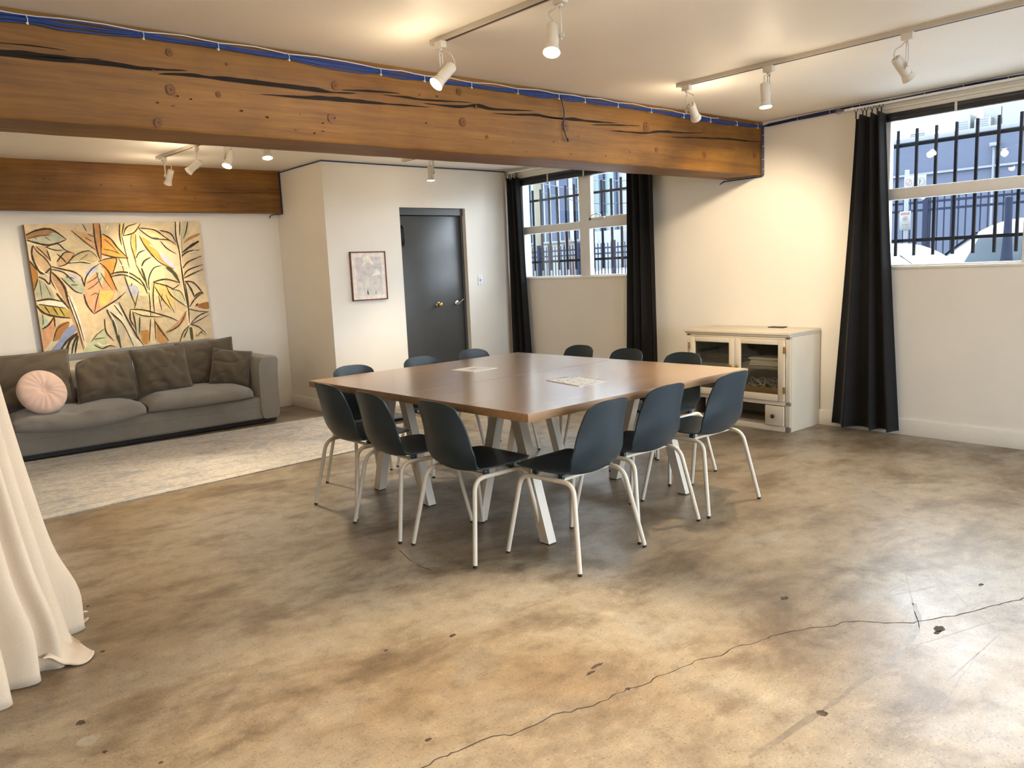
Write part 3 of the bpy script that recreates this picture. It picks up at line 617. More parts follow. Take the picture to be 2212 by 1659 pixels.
# cars (length along y in their own frame, nose towards +y)
def car(name, lab, loc, rz, paint_, h, lo_h, L, W, cab0, cab1, tum, group):
    t = thing(name, lab, 'car', loc, rz, group); z = Vector(loc).z
    def B(): return MB()
    m = MB(); ns = 22
    def body(u, v):
        y = -L/2+L*u; e = min(1, 4.5*min(u, 1-u)); w = W/2*(.82+.18*e**.6); top = lo_h*(.80+.20*min(1, 5*(1-u))**.7) if u > .5 else lo_h*(.90+.10*min(1, 6*u)**.6)
        a = 2*math.pi*v; cx = math.copysign(abs(math.cos(a))**.35, math.cos(a)); cz = math.copysign(abs(math.sin(a))**.45, math.sin(a))
        return (w*cx, y, .22+(top-.22)*(.5+.5*cz))
    m.grid(body, ns, 32); obj('body', m, M[paint_], t)
    m = MB()
    def cabin(u, v, k=1.0):
        # greenhouse: u along the car, v across the arch from side to side
        y0, y1 = cab0, cab1; y = y0+(y1-y0)*u; rise = min(1, min((u)/tum[0], (1-u)/tum[1])); rise = math.sin(rise*math.pi/2)**.8
        top = lo_h-.06+(h-lo_h+.06)*rise; a = math.pi*v; c = math.copysign(abs(math.cos(a))**.45, math.cos(a)); s = abs(math.sin(a))**.55
        w = (W/2-.06)-(.14*s)
        return (w*c, y, lo_h-.08+(top-lo_h+.08)*s)
    m.grid(cabin, 30, 24); obj('roof', m, M[paint_], t)
    for sgn in (-1, 1):
        m = MB(); ya, yb = cab0+(cab1-cab0)*tum[0]*.55, cab1-(cab1-cab0)*tum[1]*.62; zt = lo_h+(h-lo_h)*.60
        m.add([(sgn*(W/2-.055), ya, lo_h-.02), (sgn*(W/2-.055), yb+.18, lo_h-.02), (sgn*(W/2-.075), yb-.05, zt), (sgn*(W/2-.075), ya+.22, zt)], [(0, 1, 2, 3)]); obj('side_window', m, M['carg'], t)
    m = MB(); m.add([(-W/2+.2, cab0-.01, lo_h), (W/2-.2, cab0-.01, lo_h), (W/2-.3, cab0+(cab1-cab0)*tum[0]*.6, lo_h+(h-lo_h)*.72), (-W/2+.3, cab0+(cab1-cab0)*tum[0]*.6, lo_h+(h-lo_h)*.72)], [(0, 1, 2, 3)]); obj('rear_window', m, M['carg'], t)
    m = MB(); m.add([(-W/2+.16, cab1+.01, lo_h), (W/2-.16, cab1+.01, lo_h), (W/2-.3, cab1-(cab1-cab0)*tum[1]*.55, lo_h+(h-lo_h)*.75), (-W/2+.3, cab1-(cab1-cab0)*tum[1]*.55, lo_h+(h-lo_h)*.75)], [(0, 1, 2, 3)]); obj('windscreen', m, M['carg'], t)
    for sgn in (-1, 1):
        for yy in (-L*.30, L*.31):
            m = MB(); m.lathe([(.02, -.1), (.31, -.1), (.33, -.06), (.33, .06), (.31, .1), (.02, .1)], 24, Matrix.Translation((sgn*(W/2-.1), yy, .33)) @ Matrix.Rotation(R(90), 4, 'Y')); obj('wheel', m, M['tyre'], t)
        m = MB(); m.box((sgn*(W/2-.16)-.1, -L/2+.02, lo_h*.70), (sgn*(W/2-.16)+.1, -L/2+.16, lo_h*.86), .03); obj('tail_light', m, M['redl'], t)
    m = MB(); m.box((-W/2+.1, -L/2-.05, .35), (W/2-.1, -L/2+.1, .55), .05); obj('bumper', m, M[paint_], t)
    # the builder works in the car's own frame; move every part there
    for c in t.children: 
        for v in c.data.vertices: v.co = v.co + Vector(loc)
    return t
G = 'cars parked in the street'
car('hatchback_car', 'white hatchback roof close below the right-hand window bars', (3.95, 1.62, GZ), 0, 'carw', 1.46, .98, 4.0, 1.72, -1.78, 1.3, (.26, .34), G)
car('utility_car', 'pale tall car parked beyond the dark fence', (7.6, .10, GZ), 0, 'cars', 1.78, 1.08, 4.4, 1.82, -2.1, 1.35, (.20, .34), G)
car('estate_car', 'white car roof low in the window by the dark door', (10.35, 11.0, GZ), R(1), 'carw', 1.27, .90, 4.2, 1.66, -1.9, 1.2, (.3, .34), G)
t = thing('delivery_van', 'white delivery van box behind the far fence', 'van', (12.6, 12.85, GZ))
mb = MB(); mb.box((11.8, 12.1, .55), (13.6, 13.60, 2.45), .04); obj('cargo_box', mb, M['white_p'], t)
mb = MB(); mb.add([(11.795, 13.30, 2.12), (11.795, 13.10, 2.12), (11.795, 13.10, 2.20), (11.795, 13.30, 2.20)], [(0, 1, 2, 3)]); obj('side_panel_mark', mb, M['carg'], t)
for y in (12.45, 13.25):
    mb = MB(); mb.lathe([(.02, -.12), (.34, -.12), (.36, 0), (.34, .12), (.02, .12)], 20, Matrix.Translation((12.0, y, GZ+.36)) @ Matrix.Rotation(R(90), 4, 'Y')); obj('wheel', mb, M['tyre'], t)
mb = MB(); rnd = random.Random(2)
for k in range(26):
    a = rnd.uniform(0, 6.28); s = rnd.uniform(.1, .32); h = rnd.uniform(1.6, 2.6)
    mb.tube([(12.2, 14.55, GZ), (12.2+.3*s*math.cos(a), 14.55+.5*s*math.sin(a), GZ+h*.5), (12.2+s*math.cos(a), 14.55+1.2*s*math.sin(a), GZ+h)], .008, 5)
tag(obj('bare_shrub', mb, M['twig'], org=(12.2, 14.55, GZ)), 'bare red-twigged shrub beyond the far fence', 'shrub')
mb = MB(); mb.lathe([(.16, GZ), (.15, GZ+.9), (.075, GZ+1.2), (.05, GZ+1.6), (.048, 2.1), (.01, 2.12)], 18, Matrix.Translation((6.35, .155, 0)))
tag(obj('flared_bollard', mb, M['pick'], org=(6.35, .155, GZ)), 'dark flared post at the window edge beside the tall car', 'post')

# ================================================================== TABLES AND CHAIRS
TR = .0294
def rot2(x, y, a): return (x*math.cos(a)-y*math.sin(a), x*math.sin(a)+y*math.cos(a))
TC = (-3.006, -.2025); TL, TW = 1.826, 1.030
def table():
    t = thing('meeting_table', 'wood-topped trestle table on the bare-floor side, its near corner towards the viewer', 'table', (0, 0, 0), 0, 'two tables pushed together')
    m = MB(); m.box((-TL/2, -TW/2, .710), (TL/2, TW/2, .7485), .0015, 1); m.box((-TL/2+.0012, -TW/2+.0012, .7480), (TL/2-.0012, TW/2-.0012, .7500), 0, 0)
    obj('table_top', m, [M['oak'], M['oakend']], t)
    for sx in (-1, 1):
        x = sx*.585
        m = MB(); m.box((x-.035, -.13, .702), (x+.035, .13, .710)); obj('top_bracket', m, M['leg'], t)
        for sy in (-1, 1):
            a, b = Vector((x, sy*.062, .704)), Vector((x, sy*.275, 0)); hw = .027; hy = .032
            m = MB(); m.add([(x-hw, a.y-hy, .704), (x+hw, a.y-hy, .704), (x+hw, a.y+hy, .704), (x-hw, a.y+hy, .704), (x-hw, b.y-hy, .006), (x+hw, b.y-hy, .006), (x+hw, b.y+hy, .006), (x-hw, b.y+hy, .006)],
                [(0, 1, 2, 3), (7, 6, 5, 4), (0, 4, 5, 1), (1, 5, 6, 2), (2, 6, 7, 3), (3, 7, 4, 0)])
            l = obj('leg', m, M['leg'], t)
            m = MB(); m.box((x-hw+.002, b.y-hy+.002, 0), (x+hw-.002, b.y+hy-.002, .007)); obj('foot_pad', m, M['cap'], l)
    return t
off = TW/2+.002
tb = table(); tb.location = (TC[0]-rot2(0, off, TR)[0], TC[1]-rot2(0, off, TR)[1], 0); tb.rotation_euler = (0, 0, TR)
dup(tb, (TC[0]+rot2(0, off, TR)[0], TC[1]+rot2(0, off, TR)[1], 0), TR, 'wood-topped trestle table on the side of the sofa and dark door')

def chair():
    t = thing('dining_chair', '', 'chair', (0, 0, 0), 0, 'dark blue shell chairs round the table')
    # shell: profile (y, z, half width, edge lift) from the front lip over the seat and up the back
    P = [(.462, .440, .150, .000), (.458, .452, .172, .000), (.44, .458, .190, .000), (.38, .456, .208, .002), (.28, .448, .214, .008), (.19, .439, .205, .014), (.135, .432, .186, .020), (.106, .433, .172, .025), (.0783, .457, .175, .030), (.0495, .50, .189, .040), (.0194, .56, .182, .054), (.0010, .63, .171, .060), (-.0115, .70, .160, .049), (-.0215, .750, .148, .038), (-.0255, .768, .131, .0285), (-.0280, .780, .107, .018), (-.0295, .788, .075, .0083), (-.0300, .7915, .040, .002)]
    Q = catmull([Vector((a, b, c)) for a, b, c, d in P], 3); L_ = catmull([Vector((d, 0, 0)) for a, b, c, d in P], 3); N = len(Q)-1
    def pt(u, v, o):
        i = min(N, int(round(v*N))); q = Q[i]; d = (Q[min(N, i+1)]-Q[max(0, i-1)]); n = Vector((0, -d.z if False else d.y, -d.x)) 
        ty, tz = d.x, d.y; ln = math.hypot(ty, tz) or 1; ny, nz = tz/ln, -ty/ln      # points up on the seat, forward on the back
        s = 2*u-1; e = L_[i].x*abs(s)**2.2
        k_ = min(1, max(0, (q.y-.47)/.10)); ey, ez = ny+(1-ny)*k_, nz*(1-k_)      # the back's edges curl straight forward
        return (q.z*s, q.x+ny*o+ey*e, q.y+nz*o+ez*e)
    m = MB(); nu = 18; th = .0075; vs_ = []; fs = []
    for o in (0, -th):
        for j in range(N+1):
            for i in range(nu+1): vs_.append(pt(i/nu, j/N, o))
    W_ = nu+1; K = W_*(N+1); idx = lambda s, j, i: s*K+j*W_+i
    for j in range(N):
        for i in range(nu):
            fs.append((idx(0, j, i), idx(0, j, i+1), idx(0, j+1, i+1), idx(0, j+1, i))); fs.append((idx(1, j, i), idx(1, j+1, i), idx(1, j+1, i+1), idx(1, j, i+1)))
        for i in (0, nu): fs.append((idx(0, j, i), idx(0, j+1, i), idx(1, j+1, i), idx(1, j, i)))
    for j in (0, N):
        for i in range(nu): fs.append((idx(0, j, i), idx(0, j, i+1), idx(1, j, i+1), idx(1, j, i)))
    m.add(vs_, fs); obj('seat_shell', m, M['shell'], t, sharp=50)
    zr = .409; r = .0115
    for s in (-1, 1):
        rx, fx = .187, .195
        rear_top = Vector((s*rx, .075, zr)); front_top = Vector((s*fx, .405, zr)); mid = (rear_top+front_top)/2
        for nm, foot, top in (('rear', Vector((s*.247, 0, .012)), rear_top), ('front', Vector((s*.240, .477, .012)), front_top)):
            m = MB(); m.tube(arc_pts(foot, top, mid, .062, 7), r, 12); l = obj('leg', m, M['leg'], t)
            m = MB(); m.lathe([(.0095, -.012), (.0105, -.010), (.0105, .004)], 12, Matrix.Translation(foot)); obj('foot_cap', m, M['cap'], l)
        for y, z in ((.150, .437), (.32, .452)): m = MB(); m.box((s*.168-.009, y, zr+.004), (s*.168+.009, y+.03, z), .003); obj('mounting_block', m, M['shell'], t)
    for y in (.165, .345):
        m = MB(); m.tube([(-.19, y, zr), (.19, y, zr)], .009, 10); obj('cross_rail', m, M['leg'], t)
    return t
ch = chair(); used = []
def place(x, y, face, label):
    """x, y: middle of the rear feet; face: heading of the sitter in degrees from +y, counterclockwise"""
    if not used:
        ch.location = (x, y, 0); ch.rotation_euler = (0, 0, R(face)); ch['label'] = label; used.append(1)
    else: dup(ch, (x, y, 0), R(face), label)
place(-3.529, -1.429, 4.2, 'dark blue chair nearest the viewer on the bare-floor side, closest to the long crack')
place(-3.02, -1.364, .5, 'dark blue chair in the middle of the bare-floor side of the table')
place(-2.449, -1.372, .2, 'dark blue chair on the bare-floor side of the table, nearest the cream cabinet')
place(-4.057, -.765, -87, 'dark blue chair on the beige-curtain side of the table, nearest the front corner')
place(-4.10, -.197, -91, 'dark blue chair in the middle of the beige-curtain side of the table')
place(-4.071, .331, -89.2, 'dark blue chair on the beige-curtain side of the table, nearest the sofa')
place(-3.53, .985, 176, 'dark blue chair on the far side of the table, nearest the sofa arm')
place(-2.955, 1.0, 178, 'dark blue chair on the far side of the table, before the dark door')
place(-2.410, 1.075, 181, 'dark blue chair on the far side, between dark door and first black curtain')
place(-1.80, .475, 90, 'dark blue chair on the window side, below the window nearest the dark door')
place(-1.825, -.04, 90, 'dark blue chair on the window side, before the black curtain under the beam')
place(-1.845, -.565, 90, 'dark blue chair on the window side, before the cream cabinet')

def sheet(name, lab, cat, quad, z, mb_extra, mats):
    c = [sum(p[i] for p in quad)/4 for i in (0, 1)]
    m = MB(); m.add([(x, y, z) for x, y in quad]+[(x, y, z+.0025) for x, y in quad], [(3, 2, 1, 0), (4, 5, 6, 7), (0, 1, 5, 4), (1, 2, 6, 5), (2, 3, 7, 6), (3, 0, 4, 7)])
    o_, a, b = Vector(quad[0]), Vector(quad[1])-Vector(quad[0]), Vector(quad[3])-Vector(quad[0])
    mb_extra(m, lambda u, v: (*(o_+a*u+b*v), z+.0028)); tag(obj(name, m, mats, org=(c[0], c[1], z), recalc=False), lab, cat)
def uvribbon(m, f, pts, w, mi):
    P = catmull([Vector(p) for p in pts], 5); vs_ = []
    for i, p in enumerate(P):
        d = P[min(len(P)-1, i+1)]-P[max(0, i-1)]; n = Vector((-d.y, d.x)); n = n.normalized() if n.length else Vector((0, 1)); t = i/(len(P)-1); ww = w*(.35+.65*math.sin(math.pi*min(1, t*1.05)))
        vs_ += [f(*(p+n*ww)), f(*(p-n*ww))]
    m.add(vs_, [(2*i, 2*i+1, 2*i+3, 2*i+2) for i in range(len(P)-1)], mi)
def feather(m, f):
    for k in range(7): uvribbon(m, f, [(.30+.055*k, .35+.03*k), (.36+.05*k, .52), (.30+.05*k, .70-.02*k)], .012, 1 if k % 2 else 2)
    uvribbon(m, f, [(.22, .5), (.5, .55), (.72, .5)], .01, 1)
sheet('printed_sheet', 'plain white sheet with a grey leaf print on the farther table', 'paper', [(-3.09, .175), (-2.875, .190), (-2.905, .408), (-3.118, .394)], .7502, feather, [M['pale'], paint((150, 146, 132)), paint((120, 118, 104))])
def busy(m, f):
    rnd = random.Random(5)
    for k in range(46):
        u, v = rnd.uniform(.08, .9), rnd.uniform(.08, .9); a = rnd.uniform(0, 3.1); l = rnd.uniform(.04, .12)
        uvribbon(m, f, [(u, v), (min(.97, u+l*math.cos(a)*.6), v+l*.3), (max(.03, min(.97, u+l*math.cos(a))), min(.97, v+l*abs(math.sin(a))))], rnd.uniform(.006, .016), 1+k % 3)
    for a, b in (((.01, .01), (.99, .01)), ((.01, .01), (.01, .99)), ((.99, .01), (.99, .99)), ((.01, .99), (.99, .99))): uvribbon(m, f, [a, b], .012, 3)
sheet('printed_sheet', 'busy grey and teal patterned sheet on the nearer table', 'paper', [(-3.16, -.862), (-2.93, -.855), (-2.878, -.578), (-3.10, -.53)], .7502, busy, [M['pale'], paint((130, 165, 165)), paint((185, 195, 190)), paint((80, 92, 92))])

# ================================================================== SOFA CORNER
# rug: its UVs are metres along and across it
rc = [(-5.80, 1.545), (-2.42, 1.785), (-2.50, 3.40), (-5.94, 3.62)]
m = MB(); n_ = 24
def rugp(u, v): 
    a = Vector(rc[0])*(1-u)+Vector(rc[1])*u; b = Vector(rc[3])*(1-u)+Vector(rc[2])*u; p = a*(1-v)+b*v; return (p.x, p.y, .009)
m.grid(rugp, n_, n_); top = len(m.v)
bd = [rugp(i/n_, 0) for i in range(n_+1)]+[rugp(1, i/n_) for i in range(1, n_+1)]+[rugp(1-i/n_, 1) for i in range(1, n_+1)]+[rugp(0, 1-i/n_) for i in range(1, n_)]
k = len(bd); m.add(bd+[(p[0], p[1], .0005) for p in bd], [(i, (i+1) % k, k+(i+1) % k, k+i) for i in range(k)])
o = obj('area_rug', m, M['rug'], org=(-4.2, 2.6, 0), recalc=False); tag(o, 'pale distressed rug in front of the sofa', 'rug')
uvl = o.data.uv_layers.new(name='UVMap')
for poly in o.data.polygons:
    for li in poly.loop_indices:
        vi = o.data.loops[li].vertex_index
        if vi < top: uvl.data[li].uv = ((vi % (n_+1))/n_*3.40, (vi//(n_+1))/n_*1.95)

def soft(mb, cx, w, d, h, y0, z0, bulge=.0, sag=0.0, seed=0, wr=.012, droop=0.0, mi=0):
    """a stuffed box cushion lying flat: x centre cx, width w, depth d from y0, height h on z0"""
    nu, nv = 44, 40
    def f(u, v):
        a = 2*math.pi*v; e = min(1, 7*min(u, 1-u))**.5
        c = math.copysign(abs(math.cos(a))**.42, math.cos(a)); s = math.copysign(abs(math.sin(a))**.55, math.sin(a))
        x = cx+(u-.5)*w*(1-.015*(1-abs(s))); y = y0+d/2+c*d/2*(.86+.14*e); mid = math.sin(math.pi*u)
        hh = h*(.55+.45*e); z = z0+hh/2*(1+s)
        if s > 0: z += s*(bulge*mid*math.sin(math.pi*min(1, max(0, (y-y0)/d))) - sag*(math.exp(-((u-.45)/.22)**2))*math.sin(math.pi*min(1, max(0, (y-y0)/d))))
        if c < -.2: z -= droop*(-c)*mid; y -= droop*.6*(-c)*mid*mid
        nz = noise.noise(Vector((x*4, y*9, z*6+seed)))+.6*noise.noise(Vector((x*9, y*4, z*18+seed)))
        if s > -.5: z += wr*nz
        y += wr*.7*noise.noise(Vector((x*7, z*16, seed+5)))*(c < 0)
        return (x, y, z)
    b = len(mb.v); mb.grid(f, nu, nv, mi)
    for uu in (0, nu): mb.add([mb.v[b+j*(nu+1)+uu] for j in range(nv)], [tuple(range(nv))], mi)
SX0, SX1, SYF = -5.56, -2.945, 3.565
s = thing('sofa', 'long grey velvet sofa under the leaf painting', 'sofa', (-4.25, 4.0, 0))
m = MB(); m.box((SX0+.03, SYF+.06, .0095), (SX1-.03, 4.38, .06)); obj('plinth', m, M['plinth'], s)
m = MB(); m.box((SX0, SYF, .052), (SX1-.16, 4.36, .268), .022, seg=3); o_ = obj('base', m, M['sofa'], s)
m = MB(); m.tube([(SX0+.02, SYF-.001, .185+.0*k) for k in range(2)]+[(SX1-.17, SYF-.001, .185)], .0035, 6); obj('piping', m, M['sofa'], o_)
m = MB(); m.box((SX0, 4.13, .06), (SX1-.02, 4.40, .655), .06, seg=4); obj('back', m, M['sofa'], s)
def arm(x0, x1, flip):
    m = MB(); n = 30
    def f(u, v):
        y = SYF-.012+(4.38-SYF)*u; a = 2*math.pi*v
        c = math.copysign(abs(math.cos(a))**.30, math.cos(a)); q = math.copysign(abs(math.sin(a))**.30, math.sin(a))
        e = min(1, 9*min(u, 1-u)+.0)**.4; z = .052+(.665-.052)*(.5+.5*q)*(1-.02*(1-e)); w = (x1-x0)/2*(.90+.10*e)
        x = (x0+x1)/2+w*c
        if z > .40: x += flip*.035*((z-.40)/.26)**2*(1 if c*flip > 0 else .55)
        return (x, y, z+.004*noise.noise(Vector((x*8, y*4, z*5))))
    m.grid(f, n, 36); nu = n
    for uu in (0, nu): m.add([m.v[j*(nu+1)+uu] for j in range(36)], [tuple(range(36))])
    obj('arm', m, M['sofa'], s, sharp=60)
arm(SX1-.215, SX1-.005, 1); arm(SX0-.18, SX0+.02, -1)
m = MB(); soft(m, -4.72, 1.02, .80, .150, 3.475, .262, .015, .028, 3, .016, .055); c1 = tag(obj('seat_cushion', m, M['sofa'], s, sharp=80), 'slumped seat cushion drooping over the front')
m = MB(); m.tube(catmull([(-5.19, 3.52, .345), (-5.0, 3.47, .318), (-4.7, 3.455, .304), (-4.4, 3.475, .318), (-4.235, 3.53, .345)], 6), .0035, 6); obj('piping', m, M['sofa'], c1)
m = MB(); soft(m, -3.705, .98, .78, .150, 3.50, .266, .022, 0, 8, .007, .010); c2 = obj('seat_cushion', m, M['sofa'], s, sharp=80)
m = MB(); m.tube(catmull([(-4.16, 3.53, .362), (-3.9, 3.505, .358), (-3.5, 3.505, .356), (-3.245, 3.53, .364)], 6), .0035, 6); obj('piping', m, M['sofa'], c2)

def pillow(name, lab, w, h, t, loc, lean, yaw, roll, mat, seed, wr=.012, slump=0.0, group='loose cushions on the sofa', folds=0.0):
    """upright square cushion; loc: middle of its lower edge; lean: backwards tilt"""
    m = MB(); n = 34
    def f(sgn):
        def g(u, v):
            a, b = 2*u-1, 2*v-1
            pin = 1-.055*(1-abs(b)**2)*abs(a)**3; pin2 = 1-.055*(1-abs(a)**2)*abs(b)**3
            x = a*w/2*pin; z = h/2+b*h/2*pin2
            th = (max(0, 1-abs(a)**3.2)*max(0, 1-abs(b)**3.2))**.55*t/2
            y = sgn*th*-1
            k = noise.noise(Vector((x*7+seed, z*7, sgn)))+.5*noise.noise(Vector((x*16+seed, z*12, sgn*3)))
            y += wr*k*min(1, th/(.25*t))
            cr = (1-abs(noise.noise(Vector((x*4.5+z*2+seed, z*8-x*3, 7*sgn)))))**6; y -= sgn*-.026*cr*min(1, th/(.3*t))
            if folds: y += folds*math.sin((z*.8+x*1.1)*38+3*noise.noise(Vector((x*5, z*5, seed))))*min(1, th/(.3*t))*(.5+.5*noise.noise(Vector((x*4+2, z*4, seed))))
            if slump: 
                q = max(0, b)**2*max(0, -a+.05)**1.3; z -= slump*q; x += .5*slump*q; y += (.5*slump*q*math.sin(14*x+30*z))
            return (x, y, z)
        return g
    m.grid(f(1), n, n); m.grid(f(-1), n, n)
    M4 = Matrix.Translation(loc) @ Matrix.Rotation(R(yaw), 4, 'Z') @ Matrix.Rotation(R(-lean), 4, 'X') @ Matrix.Rotation(R(roll), 4, 'Y')
    m.v = [tuple(M4 @ Vector(v)) for v in m.v]
    me_o = obj(name, m, mat, org=loc, sharp=80)
    b = bmesh.new(); b.from_mesh(me_o.data); bmesh.ops.remove_doubles(b, verts=b.verts[:], dist=.0015); bmesh.ops.recalc_face_normals(b, faces=b.faces[:]); b.to_mesh(me_o.data); b.free()
    for p in me_o.data.polygons: p.use_smooth = True
    tag(me_o, lab, 'cushion', group)
    e = MB(); pts = []
    for i in range(4*n):
        q = i % n/n; a, b2 = ((q*2-1, -1), (1, q*2-1), (1-q*2, 1), (-1, 1-q*2))[i//n]
        u, v = (a+1)/2, (b2+1)/2; p = f(1)(u, v); pts.append(M4 @ Vector((p[0], 0, p[2])))
    e.tube(pts+[pts[0]], .0042, 6); obj('piping', e, mat, me_o)
    return me_o
pillow('back_cushion', 'broad taupe back cushion behind the round pink pillow', .66, .50, .20, (-5.00, 3.93, .385), 14, 0, -1, M['cushion'], 1, .012)
pillow('back_cushion', 'taupe cushion with a collapsed crumpled top corner', .50, .45, .22, (-4.44, 3.82, .39), 16, 2, 1.5, M['cushion'], 12, .018, .075, folds=.006)
pillow('back_cushion', 'square taupe cushion with a deep diagonal crease in the sofa middle', .49, .44, .19, (-3.945, 3.80, .40), 15, -2, -2, M['cushion'], 23, .014, folds=.008)
pillow('back_cushion', 'taupe cushion leaning on the sofa back, behind the small one by the arm', .56, .45, .17, (-3.46, 3.97, .40), 10, 0, -2, M['cushion'], 31, .010)
pillow('throw_cushion', 'small creased taupe cushion against the sofa arm', .37, .36, .17, (-3.375, 3.75, .405), 18, -16, 11, M['cushion'], 44, .010, folds=.012)
# round pink pillow
pk = MB(); n = 48
def pf(u, v):
    a = 2*math.pi*u; w = v*math.pi; r = .192*math.sin(w)**.62; z = .068*math.copysign(abs(math.cos(w))**.85, math.cos(w))
    rn = r/.192; dimple = .050*math.exp(-(rn/.20)**2); pl = .0075*math.sin(a*15+2*math.sin(a*3))*rn*(1-rn**4)
    z = z-math.copysign(dimple, z)+(pl if z > 0 else -pl)
    return (r*math.cos(a), r*math.sin(a), z)
pk.grid(pf, 96, n)
PM = Matrix.Translation((-4.985, 3.645, .560)) @ Matrix.Rotation(R(14), 4, 'Z') @ Matrix.Rotation(R(64), 4, 'X')
pk.v = [tuple(PM @ Vector(v)) for v in pk.v]
o = obj('round_pillow', pk, M['pink'], org=(-4.985, 3.645, .43), sharp=85); tag(o, 'round pleated pink pillow with a centre button', 'pillow')
b = bmesh.new(); b.from_mesh(o.data); bmesh.ops.remove_doubles(b, verts=b.verts[:], dist=.0012); bmesh.ops.recalc_face_normals(b, faces=b.faces[:]); b.to_mesh(o.data); b.free()
m = MB(); m.lathe([(.004, .034), (.014, .032), (.0185, .026), (.017, .018)], 20, PM); obj('button', m, M['pink'], o)

# ================================================================== PICTURES
PC, PA, PW, PH = Vector((-4.052, 0, 1.412)), R(1.5), 1.545, 1.195
PY = YL-.065
def cv(u, v, d=0.0):
    x, z = (u-.5)*PW, (.5-v)*PH
    return (PC.x+x*math.cos(PA)-z*math.sin(PA), PY-d, PC.z+x*math.sin(PA)+z*math.cos(PA))
t = thing('leaf_painting', 'large unframed leaf painting above the sofa', 'painting', (PC.x, PY, PC.z))
mb = MB()
fr = [cv(0, 0), cv(1, 0), cv(1, 1), cv(0, 1)]; bk = [(p[0], YL-.001, p[2]) for p in fr]
mb.add(fr, [(0, 1, 2, 3)], 0); mb.add(fr+bk, [(0, 1, 5, 4), (1, 2, 6, 5), (2, 3, 7, 6), (3, 0, 4, 7), (7, 6, 5, 4)], 1)
obj('canvas', mb, [M['canvas'], M['canvasside']], t, recalc=False)
